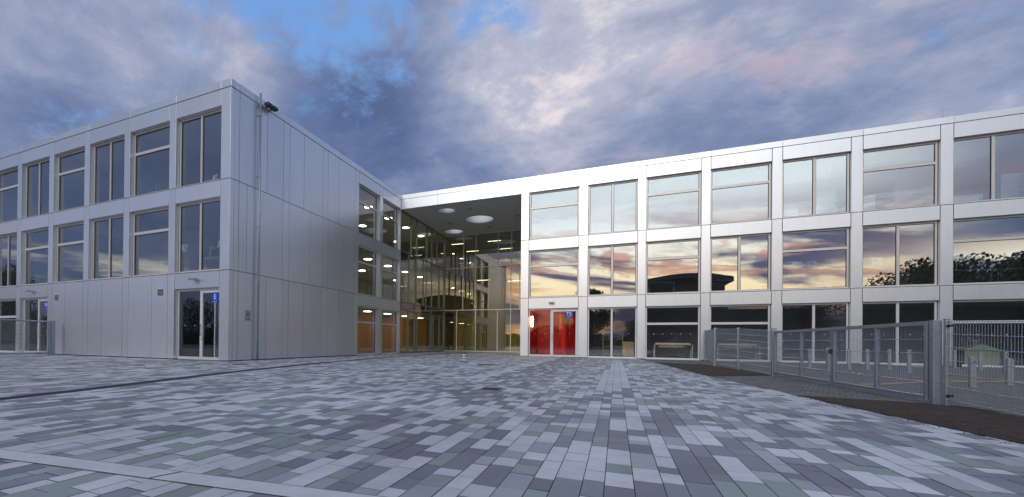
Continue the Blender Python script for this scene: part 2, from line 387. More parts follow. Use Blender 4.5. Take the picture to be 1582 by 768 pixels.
structure(yd.build('yard_paving', yard_mat()))
soil_m = bpy.data.materials.new('dark_soil'); soil_m.use_nodes = True
t = NT(soil_m.node_tree); b = t.n['Principled BSDF']; co = t.new('ShaderNodeTexCoord').outputs['Object']
n = t.noise(co, 7.0, 10, .7); n2 = t.noise(co, 60.0, 5, .7)
t.put(b.inputs['Base Color'], t.mix(t.rng(t.m('ADD', t.m('MULTIPLY', n, .5), t.m('MULTIPLY', n2, .5)), .35, .65), (.035, .025, .018), (.11, .078, .056))); b.inputs['Roughness'].default_value = .95
bp = t.new('ShaderNodeBump'); bp.inputs['Distance'].default_value = .03; bp.inputs['Strength'].default_value = .9; t.put(bp.inputs['Height'], n2); t.put(b.inputs['Normal'], bp.outputs[0])
def soil(yr, right, left=None, nx=26, step=.12):
    rr = random.Random(3); mb = MB(); y0, y1 = yr; ny = int((y1 - y0) / step); idx = {}
    for j in range(ny + 1):
        y = y0 + (y1 - y0) * j / ny; xr = right(y) + rr.uniform(-.06, .06); xl = (left(y) if left else edge_x(y) + .012)
        for i in range(nx + 1):
            f = i / nx; e = min(1, 6 * f, 8 * (1 - f), 5 * j / ny, 5 * (1 - j / ny)) if not left else min(1, 6 * f, 6 * (1 - f), 5 * j / ny)
            idx[i, j] = len(mb.v); mb.v.append((xl + (xr - xl) * f, y, .006 + max(0, e) * (.03 + rr.uniform(0, .022))))
    for j in range(ny):
        for i in range(nx): mb.f.append((idx[i, j], idx[i + 1, j], idx[i + 1, j + 1], idx[i, j + 1])); mb.tone.append(.5)
    return mb
def lerp(a, b, t): return a + (b - a) * max(0, min(1, t))
structure(soil((14.5, 23.6), lambda y: lerp(2.35, 4.0, (y - 14.6) / 1.4) if y < 16 else lerp(4.0, 3.55, (y - 16) / 5.6) if y < 21.6 else lerp(3.55, 1.75, (y - 21.6) / 2.0)).build('soil_bed', soil_m, smooth=True))
structure(soil((-3.0, 9.95), lambda y: lerp(4.52, 3.0, (y - 9.45) / .5) if y > 9.45 else 4.58 + .02 * math.sin(3 * y), nx=22).build('soil_bed', soil_m, smooth=True))
pb = MB(); rp = random.Random(9)
for k in range(170):
    y = rp.uniform(2.5, 9.4) if k % 2 else rp.uniform(15, 22); xl = edge_x(y) + .1; xr = 4.4 if y < 10 else 3.5
    x_ = rp.uniform(xl, xr); s_ = rp.uniform(.003, .009); pb.lathe((x_, y, .045), [(s_ * .6, -.005), (s_, s_ * .3), (s_ * .5, s_ * .9)], 6)
crumb = MB()
for k in range(380):
    y = rp.uniform(2.0, 9.9) if k % 3 else rp.uniform(14.8, 23); x_ = edge_x(y) - abs(rp.gauss(0, .07)); s_ = rp.uniform(.002, .007)
    crumb.lathe((x_, y, .003), [(s_ * .7, -.004), (s_, s_ * .3), (s_ * .4, s_ * .8)], 5)
tag(crumb.build('soil_crumbs', soil_m), 'loose crumbs of dark soil spilled along the paving edge', 'soil', kind='stuff')
tag(pb.build('pebbles', mat('pale_pebble', (.16, .145, .13), .8)), 'small pale pebbles scattered over the dark soil beds', 'pebbles', kind='stuff')

def sheet_disc(name, m, label, cat, c, r, rim=None, n=28, z=.006, group=None, sq=False):
    mb = MB()
    if sq: mb.box(c[0] - r, c[0] + r, c[1] - r, c[1] + r, z - .003, z)
    else: mb.lathe((c[0], c[1], 0), [(r, z - .003), (r, z), (r * .97, z + .001)], n)
    o = mb.build(name, m); tag(o, label, cat, group)
    if rim:
        mr = MB()
        for k in range(n):
            a0, a1 = 2 * math.pi * k / n, 2 * math.pi * (k + 1) / n
            mr.quad([(c[0] + q * math.cos(a), c[1] + q * math.sin(a), z + .0035) for q, a in ((r * .86, a0), (r, a0), (r, a1), (r * .86, a1))])
        mr.build('rim', rim, o)
    return o
rust_m = mat('rusty_iron', (.20, .075, .045), .8, .2, .3, 12)
iron_m = mat('cast_iron', (.10, .105, .115), .6, .5, .2, 12)
sheet_disc('manhole_cover', rust_m, 'rusty brown round manhole cover in front of the red doorway', 'manhole cover', (-4.45, 16.86), .36, iron_m)
sheet_disc('manhole_cover', rust_m, 'rusty brown round manhole cover beside the left wing corner and downpipe', 'manhole cover', (-11.74, 11.6), .27, iron_m)
sheet_disc('manhole_cover', mat('paved_manhole', (.27, .29, .32), .7, 0, .1), 'grey round manhole cover in the paving before the blank ground floor wall', 'manhole cover', (-14.2, 9.4), .36, iron_m)
gr = MB(); c = (-2.09, 8.21)
for k in range(9): gr.box(c[0] - .15, c[0] + .15, c[1] - .15 + k * .0335, c[1] - .132 + k * .0335, .001, .008)
for s_ in (-1, 1): gr.box(c[0] + s_ * .15 - .012, c[0] + s_ * .15 + .012, c[1] - .15, c[1] + .15, .001, .0085)
tag(gr.build('drain_grate', mat('drain_iron', (.03, .032, .04), .6, .4)), 'small dark square drain grate set in the middle of the courtyard paving', 'drain grate')

# striped warning post
wp = thing('warning_post', 'short red and white striped warning post standing alone in the courtyard', 'warning post', (-5.95, 18.66, 0))
b_ = MB(); b_.lathe((-5.95, 18.66, 0), [(.095, .002), (.095, .035), (.08, .05)], 16); b_.build('base', mat('blue_plastic', (.03, .12, .30), .5), wp, smooth=True)
for k, cc in enumerate(('white', 'red', 'white', 'red', 'white')):
    q = MB(); z0 = .05 + k * .055; q.lathe((-5.95, 18.66, 0), [(.075, z0), (.08, z0 + .01), (.08, z0 + .045), (.075, z0 + .055)], 16)
    q.build('stripe', mat('plastic_' + cc, (.8, .8, .8) if cc == 'white' else (.65, .01, .01), .4), wp, smooth=True)
q = MB(); q.lathe((-5.95, 18.66, 0), [(.08, .325), (.085, .34), (.06, .375)], 16); q.build('cap', mat('blue_plastic'), wp, smooth=True)

# ------------------------------------------------------------------ facade builders
G2 = .012
def opening_frames(T, u0, u1, z0, kind, parent, gl, low=False, hin='r'):
    """window at recess REV in opening u0..u1; kind A = mullion, B = transom"""
    f = MB(); z1 = z0 + ZO; a, b = REV, REV + .07; fw = .075; zb = z0 + .03
    u0 += .004; u1 -= .004
    f.box(u0, u0 + fw, a, b, zb, z1 - .004, T); f.box(u1 - fw, u1, a, b, zb, z1 - .004, T)
    f.box(u0 + fw, u1 - fw, a, b, zb, zb + fw, T); f.box(u0 + fw, u1 - fw, a, b, z1 - .004 - .085, z1 - .004, T)
    zl, zh = zb + fw, z1 - .089; lights = []
    if kind == 'A':
        um = (u0 + u1) / 2; f.box(um - .05, um + .05, a - .004, b, zl, zh, T)
        f.box(um - .006, um + .006, a - .012, a - .004, zl, zh, T)
        lights = [(u0 + fw, um - .05, zl, zh), (um + .05, u1 - fw, zl, zh)]
    else:
        zm = z0 + 1.98; f.box(u0 + fw, u1 - fw, a - .004, b, zm - .06, zm + .06, T)
        lights = [(u0 + fw, u1 - fw, zl, zm - .06), (u0 + fw, u1 - fw, zm + .06, zh)]
    o = f.build('window', frame_m if not low else whiteframe_m, parent)
    # dark gaskets
    q = MB()
    for (a0, a1, c0, c1) in lights:
        for (x0, x1, y0, y1) in ((a0, a0 + .022, c0, c1), (a1 - .022, a1, c0, c1), (a0 + .022, a1 - .022, c1 - .022, c1), (a0 + .022, a1 - .022, c0, c0 + .014)):
            q.box(x0, x1, a + .035, a + .058, y0, y1, T)
    q.build('gasket', black_m, o)
    p = MB()
    for (a0, a1, c0, c1) in lights:
        ta, tb = random.gauss(0, .0022), random.gauss(0, .0016); um_, zm_ = (a0 + a1) / 2, (c0 + c1) / 2
        p.box(a0 + .022, a1 - .022, a + .042, a + .052, c0 + .014, c1 - .022, lambda u, n, z: T(u, n + ta * (u - um_) + tb * (z - zm_), z))
    p.build('pane', gl, o)
    s = MB(); s.box(u0 - .02, u1 + .02, -.018, a + .01, z0 + .006, z0 + .026, T); s.build('sill', frame_m, o)
    return o
def glass_dots(T, u0, u1, parent, n=5, z=1.42, z0=0):
    d_ = MB()
    for k in range(n):
        u = u0 + (k + .5) * (u1 - u0) / n; d_.box(u - .018, u + .018, REV + .036, REV + .040, z0 + z - .018, z0 + z + .018, T)
    return d_.build('safety_marker', letter_m, parent)

def cladding(cols, spans, parapet, T, parent, core, plain=()):
    """cols: (u0,u1) full-height column strips; spans: (u0,u1,zlo,zhi); plain: panels (u0,u1,z0,z1)"""
    for (u0, u1) in cols:
        c_ = MB()
        for k in range(3):
            c_.box(u0 + G2, u1 - G2, 0, REV + .02, k * F + (.035 if k == 0 else G2), (k + 1) * F - G2, T)
        c_.build('column', panel, parent, bev=.003)
    for (u0, u1, z0, z1) in spans:
        s_ = MB(); s_.box(u0 + G2, u1 - G2, 0, REV + .02, z0, z1 - G2, T); s_.build('spandrel', panel, parent, bev=.003)
    if plain:
        q = MB()
        for (u0, u1, z0, z1) in plain: q.box(u0 + .010, u1 - .010, 0, .04, z0 + (.035 if z0 < .01 else G2), z1 - G2, T)
        q.build('wall_panels', panel, parent, bev=.002)
    p_ = MB()
    for (u0, u1) in parapet: p_.box(u0 + .004, u1 - .004, -.02, .28, HP + .008, H, T)
    p_.build('parapet', panel, parent, bev=.004)
    k_ = MB()
    for bx in core: k_.box(*bx, T)
    k_.build('wall_core', gap_m, parent)

# =================================================================== RIGHT WING
RW = thing('school_wing', 'long bright three storey school wing on the right with red glass doorway T5', 'school wing', (5, D, 0), 'wings of the school')
M = 3.0; X1 = -1.54; cw = .42
X0 = -4.93                                    # left edge of the doorway bay opening
opens = [(X0, -2.04)] + [(X1 + i * M, X1 + i * M + M - cw) for i in range(9)]
cols = [(-5.42, X0)] + [(opens[i][1], opens[i + 1][0]) for i in range(9)] + [(opens[9][1], opens[9][1] + .45)]
XE = cols[-1][1]
spans = [(u0, u1, k * F + ZO, (k + 1) * F) for (u0, u1) in opens for k in range(3)]
par = [(XC + .004, -11.0), (-11.0, -8.0), (-8.0, X0)] + [(X0, X1)] + [(X1 + i * M, X1 + (i + 1) * M) for i in range(8)] + [(X1 + 8 * M, XE)]
core = [(u0 + .03, u1 - .03, .05, .36, .03, HP) for (u0, u1) in cols] + [(u0 - .03, u1 + .03, .05, .36, k * F + ZO + .03, (k + 1) * F - .014) for (u0, u1) in opens for k in range(3)]
core += [(XC + .3, XE - .02, .06, .25, HP - .02, H - .03)]
cladding(cols, spans, par, TR, RW, core)
K3 = 'BABBABABAB'; K2 = 'BABABABABA'; K1 = 'DABBAABABA'
for i, (u0, u1) in enumerate(opens):
    opening_frames(TR, u0, u1, 2 * F, K3[i], RW, glass)
    opening_frames(TR, u0, u1, F, K2[i], RW, glass)
    if i:
        o = opening_frames(TR, u0, u1, 0, K1[i], RW, glass_low, low=True)
        glass_dots(TR, u0 + .2, u1 - .2, o)
# body: side walls, roof, floors, ceilings
bd = MB()
bd.box(-5.42, -5.20, D + .22, 41, .03, HP); bd.box(XE - .25, XE - .02, D + .1, 41, .03, HP); bd.box(-5.42, XE - .02, 41, 41.25, .03, HP)
bd.build('wall', panel, RW)
rf = MB(); rf.box(-5.3, XE - .1, D + .26, 41, HP - .25, HP + .05); rf.build('roof', gap_m, RW)
fl = MB()
for k in (0, 1, 2): fl.box(-5.19, XE - .3, D + .37, 35, k * F - (.28 if k else .02), k * F + .012)
fl.build('floor_slab', floor_m, RW)
cl = MB()
for k in (0, 1, 2): cl.box(-5.19, XE - .3, D + .37, 35, k * F + 2.99, k * F + 3.02)
cl.build('ceiling', ceilroom_m, RW)
for k, mm in ((0, roomd_m), (1, roomd_m), (2, room_m)):
    rw = MB(); rw.box(-5.19, XE - .3, 35, 35.15, k * F + .013, k * F + 2.99)
    for i in (0, 1, 4, 7): rw.box(opens[i][1] + .12, opens[i][1] + .28, D + .37, 35, k * F + .013, k * F + 2.985)
    rw.build('room_wall', mm, RW)
# red entrance lobby
lb = MB(); xa, xb = -4.985, -1.95
lb.box(xa - .04, xa, D + .38, D + 4.0, .013, 2.98); lb.box(xb, xb + .04, D + .38, D + 4.0, .013, 2.98); lb.box(xa, xb, D + 4.0, D + 4.05, .013, 2.98); lb.box(xa, xb, D + .38, D + 4.0, 2.94, 2.98)
lb.build('lobby_wall', red_m, RW)
lc = MB(); lc.lathe((-3.05, D + 2.0, 0), [(.30, .015), (.30, 2.93)], 24); lc.build('lobby_column', red_m, RW, smooth=False)
lp = MB()
for i in range(9):
    for j in range(5): lp.lathe((-2.75 + i * .085, D + 3.98, .3 + j * .16), [(.012, 0), (.012, .02)], 6)

def door_leaf(T, u0, ud, u1, parent, side='l', gl=None):
    """fixed light u0..ud and door leaf ud..u1 in an opening"""
    f = MB(); a, b = REV, REV + .07; z1 = ZO - .004
    f.box(u0, u0 + .06, a, b, .012, z1, T); f.box(u1 - .05, u1, a, b, .012, z1, T); f.box(u0 + .06, u1 - .05, a, b, z1 - .08, z1, T)
    f.box(ud - .055, ud - .005, a, b, .012, z1 - .08, T); f.box(u0 + .06, ud - .055, a, b, .012, .13, T)
    fr = f.build('door_frame', whiteframe_m, parent)
    p = MB(); p.box(u0 + .06, ud - .055, a + .03, a + .045, .13, z1 - .08, T); p.build('side_pane', gl, fr)
    glass_dots(T, u0 + .1, ud - .1, fr, 2)
    d = MB(); q0, q1 = ud + .005, u1 - .055; zt = z1 - .09
    d.box(q0, q0 + .10, a - .012, b - .01, .015, zt, T); d.box(q1 - .10, q1, a - .012, b - .01, .015, zt, T)
    d.box(q0 + .10, q1 - .10, a - .012, b - .01, .015, .135, T); d.box(q0 + .10, q1 - .10, a - .012, b - .01, zt - .10, zt, T)
    dd = d.build('door', whiteframe_m, parent)
    p = MB(); p.box(q0 + .10, q1 - .10, a + .02, a + .035, .135, zt - .10, T); p.build('pane', gl, dd)
    glass_dots(T, q0 + .15, q1 - .15, dd, 2)
    h = MB(); hu = q0 + .05
    h.tube(T(hu, a - .07, .98), T(hu, a - .07, 1.48), .014); h.tube(T(hu, a - .07, 1.05), T(hu, a - .012, 1.05), .009); h.tube(T(hu, a - .07, 1.42), T(hu, a - .012, 1.42), .009)
    h.build('handle', steel, dd)
    l = MB(); l.tube(T(hu, a - .03, .86), T(hu, a - .012, .86), .022, 12); l.build('lock', black_m, dd)
    return dd
door_leaf(TR, X0 + .004, -3.58, -2.044, RW, gl=glass_mat('doorway_glass', (.96, .96, .96), .0))

# canopy roof over the recess, fascia, soffit with round openings
cf = MB()
for u0, u1 in ((XC, -11.0), (-11.0, -8.0), (-8.0, -5.42)): cf.box(u0 + .005, u1 - .005, 0, .2, 10.12, HP - .006, TR)
cf.build('canopy_fascia', panel, RW, bev=.003)
HOLES = [(-10.94, 29.95, .62), (-9.43, 32.99, 1.05), (-12.45, 35.9, .78)]
cu = bpy.data.curves.new('soffit', 'CURVE'); cu.dimensions = '2D'; cu.fill_mode = 'BOTH'; cu.extrude = .04
def poly(pts):
    sp = cu.splines.new('POLY'); sp.points.add(len(pts) - 1); sp.use_cyclic_u = True
    for p, q in zip(sp.points, pts): p.co = (q[0], q[1], 0, 1)
poly([(XC + .01, D + .21), (-5.43, D + .21), (-5.43, 37.2), (XC + .01, 37.2)])
for hx, hy, r in HOLES: poly([(hx + r * math.cos(2 * math.pi * k / 40), hy + r * math.sin(2 * math.pi * k / 40)) for k in range(40)])
to = bpy.data.objects.new('s', cu); COL.objects.link(to); bpy.context.view_layer.update()
me = bpy.data.meshes.new_from_object(to.evaluated_get(bpy.context.evaluated_depsgraph_get())); bpy.data.objects.remove(to)
for zc, nm, mm in ((10.16, 'soffit', ceil_m), (HP - .02, 'canopy_roof', gap_m)):
    m2 = me.copy(); m2.materials.clear(); m2.materials.append(mm); o = bpy.data.objects.new(nm, m2); COL.objects.link(o); place(o, (0, 0, zc), RW)
for hx, hy, r in HOLES:
    q = MB(); n = 40
    for k in range(n):
        a0, a1 = 2 * math.pi * k / n, 2 * math.pi * (k + 1) / n
        q.quad([(hx + r * math.cos(a0), hy + r * math.sin(a0), 10.121), (hx + r * math.cos(a1), hy + r * math.sin(a1), 10.121), (hx + r * math.cos(a1), hy + r * math.sin(a1), HP + .1), (hx + r * math.cos(a0), hy + r * math.sin(a0), HP + .1)])
    q.build('skylight_liner', mat('skylight_white', (.8, .8, .82), .6), RW, smooth=True)
for hx, hy, r in ((-9.3, 30.1, .16), (-11.85, 33.15, .24), (-9.3, 35.4, .24), (-6.6, 33.0, .24)):
    q = MB(); q.lathe((hx, hy, 10.108), [(r, 0), (r, .011)], 24); q.build('downlight_disc', mat('downlight_grey', (.30, .29, .30), .6), RW)  # faint soffit downlights, drawn as flat grey discs that give no light

# =================================================================== GLASS HALL in the recess
GH = thing('glass_hall', 'recessed glazed entrance hall with slim mullions under the canopy between the two wings', 'glass hall', (-9.6, 37.2, 0))
YG = 37.2
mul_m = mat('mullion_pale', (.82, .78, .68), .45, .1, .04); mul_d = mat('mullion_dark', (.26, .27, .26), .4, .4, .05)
TB = lambda u, n, z: (u, YG + n, z)
TS = lambda u, n, z: (XC - .02 - n, u, z)
def curtain(T, rows, parent, m, gl, ends):
    u0, u1 = ends; mb = MB(); hz = MB()
    for z0, z1, us in rows:
        for u in us: mb.box(u - .025, u + .025, -.03, .10, z0 + .03, z1 - .03, T)
        hz.box(u0, u1, -.035, .10, z0 - .03, z0 + .03, T)
    hz.box(u0, u1, -.035, .10, rows[-1][1] - .03, rows[-1][1] + .02, T)
    mb.build('mullion', m, parent); hz.build('transom', m, parent)
    p = MB()
    for z0, z1, us in rows:
        ed = [u0] + list(us) + [u1]
        for a, b in zip(ed, ed[1:]):
            if b - a > .06: p.box(a + .025, b - .025, .03, .045, z0 + .03, z1 - .03, T)
    p.build('glazing', gl, parent)
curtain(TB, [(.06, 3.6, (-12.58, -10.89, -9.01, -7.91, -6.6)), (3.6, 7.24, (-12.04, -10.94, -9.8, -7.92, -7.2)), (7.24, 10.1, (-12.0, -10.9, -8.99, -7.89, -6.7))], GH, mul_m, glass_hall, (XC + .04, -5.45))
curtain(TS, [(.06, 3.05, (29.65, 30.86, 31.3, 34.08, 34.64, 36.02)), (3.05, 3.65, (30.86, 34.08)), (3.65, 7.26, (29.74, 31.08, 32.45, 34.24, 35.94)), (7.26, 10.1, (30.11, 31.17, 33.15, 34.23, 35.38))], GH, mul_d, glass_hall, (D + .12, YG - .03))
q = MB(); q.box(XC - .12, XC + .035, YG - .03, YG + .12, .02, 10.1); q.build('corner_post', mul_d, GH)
q = MB()
for z in (3.62, 7.27): q.box(D + .12, YG - .04, .06, .30, z - .36, z, TS)
q.build('spandrel_band', mat('spandrel_dark', (.05, .055, .05), .5), GH)
# interior of the hall
q = MB(); q.box(-20, -5.45, YG + 7.0, YG + 7.2, .02, 10.3); q.build('back_wall', wood_m, GH)
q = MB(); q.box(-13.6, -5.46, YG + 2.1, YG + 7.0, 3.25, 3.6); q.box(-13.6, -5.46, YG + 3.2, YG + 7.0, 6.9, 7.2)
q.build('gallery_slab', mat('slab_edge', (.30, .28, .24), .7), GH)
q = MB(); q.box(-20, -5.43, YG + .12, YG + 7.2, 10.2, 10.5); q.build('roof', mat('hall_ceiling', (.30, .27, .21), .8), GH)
q = MB(); q.box(-20, -5.43, YG + .1, YG + 7.2, -.03, .015); q.build('floor', floor_m, GH)
q = MB(); q.box(-13.5, -5.5, YG + 1.9, YG + 2.0, .016, 3.24); q.build('partition', wood_m, GH)
q = MB()
for k in range(9): q.box(-13.2 + k * .9, -13.16 + k * .9, YG + 3.1, YG + 3.14, 7.2, 8.25)
q.box(-13.5, -5.5, YG + 3.09, YG + 3.15, 8.22, 8.27); q.build('railing', steel, GH)
# open wooden door with its pane
q = MB(); q.box(XC - .75, XC - .10, 33.2, 33.25, .02, 2.7); dl = q.build('door', woodw_m, GH)
q = MB(); q.tube((XC - .7, 33.15, 1.0), (XC - .7, 33.15, 1.35), .014); q.build('handle', steel, dl)

# =================================================================== LEFT WING
LW = thing('school_wing', 'closer school wing on the left with blank panelled courtyard wall and entrance E', 'school wing', (-20, YC, 0), 'wings of the school')
ML = 3.015; U0 = -16.84
lo = [(U0 - j * ML, U0 - j * ML + 2.595) for j in range(6)]        # openings from the corner leftwards
XLE = lo[5][0] - .42
lcols = [(lo[0][1], XC)] + [(lo[j + 1][1], lo[j][0]) for j in range(5)] + [(XLE, lo[5][0])]
lspans = []
for j, (u0, u1) in enumerate(lo):
    for k in range(3):
        if k == 0 and j in (1, 2, 3): continue
        lspans.append((u0, u1, k * F + ZO, (k + 1) * F))
lpar = [(U0 + 2.595, XC + .02)] + [(U0 - j * ML, U0 - j * ML + (ML if j else 2.595)) for j in range(6)] + [(XLE, lo[5][0])]
seams = [lo[3][0], -24.79, lo[3][1], lo[2][0], -21.79, lo[2][1], lo[1][0], -18.27, lo[1][1]]
plain = [(a, b, 0, F) for a, b in zip(seams, seams[1:]) if not any(abs(a - c[0]) < .02 and abs(b - c[1]) < .02 for c in lcols)]
lcore = [(u0 + .03, u1 - .03, .05, .36, .03, HP) for (u0, u1) in lcols[1:]] + [(lcols[0][0] + .03, XC - .06, .05, .36, .03, HP)]
lcore += [(u0 - .03, u1 + .03, .05, .36, z0 + .03, z1 - .014) for (u0, u1, z0, z1) in lspans] + [(u0 - .012, u1 + .012, .045, .36, .03, F - .01) for (u0, u1) in lo[1:4]]
lcore += [(XLE + .02, XC - .08, .06, .25, HP - .02, H - .03)]
cladding(lcols, lspans, lpar, TL, LW, lcore, plain)
L3 = 'ABABAB'; L2 = 'ABABBA'
for j, (u0, u1) in enumerate(lo):
    opening_frames(TL, u0, u1, 2 * F, L3[j], LW, glass_left); opening_frames(TL, u0, u1, F, L2[j], LW, glass_left)
glow_ = MT['doorway_glass']
door_leaf(TL, lo[0][0] + .004, -15.46, lo[0][1] - .004, LW, gl=glass_low)
door_leaf(TL, lo[4][0] + .004, -27.5, lo[4][1] - .004, LW, gl=glass_low)
opening_frames(TL, lo[5][0], lo[5][1], 0, 'B', LW, glass_low, low=True)
# courtyard front of the left wing
CW = [(22.59, 25.17), (25.59, 28.16)]
s3 = [YC + .46, 14.37, 14.94, 15.99, 16.43, 17.47, 19.03, 19.47, 20.47, 22.13, 22.59]
s2 = [YC + .46, 13.8, 15.99, 16.41, 17.99, 19.05, 19.53, 21.06, 22.13, 22.59]
s1 = [YC + .46, 14.96, 16.01, 16.42, 17.51, 19.02, 19.5, 20.57, 22.13, 22.59]
cpl = [(YC + .21, YC + .46, k * F, (k + 1) * F) for k in range(3)]
for k, ss in enumerate((s1, s2, s3)): cpl += [(a, b, k * F, (k + 1) * F) for a, b in zip(ss, ss[1:])]
csp = [(u0, u1, k * F + ZO, (k + 1) * F) for (u0, u1) in CW for k in range(3)]
ccol = [(25.17, 25.59), (28.16, 28.28 - .005)]
cpar = [(YC + .28, 13.37), (13.37, 16.43), (16.43, 19.5), (19.5, 22.59), (22.59, 25.6), (25.6, D - .03)]
ccore = [(u0 + .03, u1 - .03, .05, .36, .03, HP) for (u0, u1) in ccol] + [(u0 - .03, u1 + .03, .05, .36, z0 + .03, z1 - .014) for (u0, u1, z0, z1) in csp]
ccore += [(YC + .3, 22.58, .045, .36, .03, HP), (YC + .3, D, .06, .25, HP - .02, H - .03)]
cladding(ccol, csp, cpar, TC, LW, ccore, cpl)
for (u0, u1) in CW:
    for k in range(3): opening_frames(TC, u0, u1, k * F, 'B', LW, glass_court)
# body
q = MB(); q.box(XLE + .02, XLE + .25, YC + .1, 45, .03, HP); q.box(XLE, XC - .02, 44.9, 45.1, .03, HP); q.build('wall', panel, LW)
q = MB(); q.box(XLE + .1, XC - .26, YC + .26, 45, HP - .25, HP + .05); q.build('roof', gap_m, LW)
q = MB()
for k in (0, 1, 2):
    z0, z1 = k * F - (.28 if k else .02), k * F + .012
    q.box(XLE + .3, XC - .4, YC + .37, 44.8, z0, z1)
q.build('floor_slab', floor_m, LW)
q = MB()
for k in (0, 1, 2): q.box(XLE + .3, XC - .4, YC + .37, 44.8, k * F + 2.99, k * F + 3.02)
q.build('ceiling', ceilroom_m, LW)
q = MB()
for k in (0, 1, 2):
    q.box(XLE + .3, XC - .4, YC + 7.0, YC + 7.12, k * F + .013, k * F + 2.985)
    for j in (1, 3): q.box(lo[j][0] - .28, lo[j][0] - .14, YC + .37, YC + 7.0, k * F + .013, k * F + 2.985)
q.build('room_wall', room_m, LW)
for k in (0, 1, 2):
    q = MB(); xw = -16.9 if k == 0 else -21.5
    q.box(xw - .12, xw, 21.6, 44.6, k * F + .013, k * F + 2.985); q.box(xw, XC - .42, 21.6, 21.75, k * F + .013, k * F + 2.985); q.box(xw, XC - .42, 44.4, 44.6, k * F + .013, k * F + 2.985)
    q.build('corridor_wall', woodw_m if k == 0 else wood_m, LW)
q = MB(); q.box(-15.05, -14.98, YC + .5, YC + 2.6, .013, 2.9); q.box(-16.3, -15.98, YC + 1.8, YC + 2.6, .013, 2.9); q.build('lobby_partition', mat('pale_green_wall', (.60, .70, .63), .6), LW)

# =================================================================== fittings on the wings
def door_sign(txt, label, T, u, z, wd=.42, ht=.40, size=.30):
    q = MB(); q.box(u - wd / 2, u + wd / 2, REV - .022, REV - .014, z - ht / 2, z + ht / 2, T); o = q.build('door_sign', blue_m)
    tag(o, label, 'sign', 'blue entrance signs'); text_obj(txt, size, T, u, REV - .024, z + .03, letter_m, o)
    q = MB()
    for k in range(3): q.box(u - .10 + k * .07, u - .05 + k * .07, REV - .0245, REV - .0225, z - ht / 2 + .035, z - ht / 2 + .055, T)
    q.build('caption', letter_m, o)
door_sign('E', 'blue square sign with white letter E in the top corner of the left wing entrance', TL, -14.645, 2.54)
door_sign('N', 'blue square sign with white letter N above the fenced door at far left', TL, -26.76, 2.52)
door_sign('T5', 'blue square sign reading T5 on the glass door of the red lobby', TR, -2.575, 2.56, .46, .36, .29)
def wall_lamp(label, T, u, z):
    o = thing('wall_lamp', label, 'wall lamp', T(u, 0, z), 'lamps above the doors')
    q = MB(); q.box(u - .05, u + .05, -.03, -.001, z - .05, z + .05, T); q.box(u - .02, u + .02, -.14, -.03, z - .012, z + .012, T); q.build('bracket', galv, o)
    q = MB(); q.box(u - .16, u + .16, -.30, -.10, z - .01, z + .055, T); q.build('housing', galv, o, bev=.012)
    q = MB(); q.box(u - .14, u + .14, -.28, -.12, z - .024, z - .0105, T); q.build('lens', mat('lamp_lens', (.55, .56, .56), .2), o)
wall_lamp('grey wall lamp above the entrance marked E', TL, -15.5, 3.27)
wall_lamp('grey wall lamp above the fenced door marked N', TL, -27.6, 3.24)
wall_lamp('grey wall lamp above the red doorway marked T5', TR, -3.55, 3.27)
def vent(label, u, z, wd, ht):
    o = thing('wall_vent', label, 'vent grille', TL(u, 0, z), 'louvred vents in the blank ground floor wall')
    q = MB(); q.box(u - wd, u + wd, -.006, -.001, z - ht, z + ht, TL); q.build('backing', gap_m, o)
    q = MB(); q.box(u - wd - .03, u - wd, -.02, -.001, z - ht - .03, z + ht + .03, TL); q.box(u + wd, u + wd + .03, -.02, -.001, z - ht - .03, z + ht + .03, TL)
    q.box(u - wd, u + wd, -.02, -.001, z + ht, z + ht + .03, TL); q.box(u - wd, u + wd, -.02, -.001, z - ht - .03, z - ht, TL); q.build('frame', whiteframe_m, o)
    q = MB(); n = 5
    for k in range(n):
        zz_ = z - ht + (k + .5) * 2 * ht / n
        q.quad([TL(u - wd, -.022, zz_ - .006), TL(u + wd, -.022, zz_ - .006), TL(u + wd, -.007, zz_ + .010), TL(u - wd, -.007, zz_ + .010)])
    q.build('slats', whiteframe_m, o)
vent('white louvred vent in the blank wall near entrance E', -17.68, 2.84, .20, .15)
vent('white louvred vent in the blank wall near the fenced door N', -25.45, 2.86, .20, .15)
# downpipe / mast
o = thing('downpipe', 'tall galvanised pipe fixed to the blank courtyard wall near the corner', 'pipe', (XC + .13, 14.35, 0))
q = MB(); q.tube((XC + .14, 14.35, .02), (XC + .14, 14.35, 11.2), .045, 14); q.build('pipe', galv, o, smooth=True)
for z in (1.0, 3.45, 5.6, 7.7, 10.3):
    q = MB(); q.box(XC + .001, XC + .10, 14.33, 14.37, z - .02, z + .02); q.tube((XC + .14, 14.35, z - .025), (XC + .14, 14.35, z + .025), .055, 14); q.build('bracket', galv, o)
o = thing('floodlight', 'dark floodlight at the top edge of the blank wall beside the pipe', 'floodlight', (XC, 14.85, 10.9))
q = MB(); q.box(XC + .001, XC + .22, 14.80, 14.86, 10.86, 10.90); q.box(XC + .001, XC + .22, 15.08, 15.14, 10.86, 10.90); q.build('bracket', dark_m, o)
for y in (14.58, 14.92):
    q = MB(); q.box(XC + .12, XC + .34, y, y + .29, 10.82, 10.94); h_ = q.build('lamp_housing', dark_m, o, bev=.01)
    q = MB()
    for k in range(4): q.box(XC + .14 + k * .05, XC + .165 + k * .05, y + .03, y + .26, 10.941, 10.96)
    q.build('cooling_fin', dark_m, h_)
o = thing('wall_plaque', 'small grey metal plaque with dark mark near the corner of the blank wall', 'plaque', (XC, 13.92, 1.66))
q = MB(); q.box(XC + .001, XC + .012, 13.76, 14.07, 1.63, 2.07); q.build('plate', mat('plaque_grey', (.42, .43, .45), .4, .4), o)
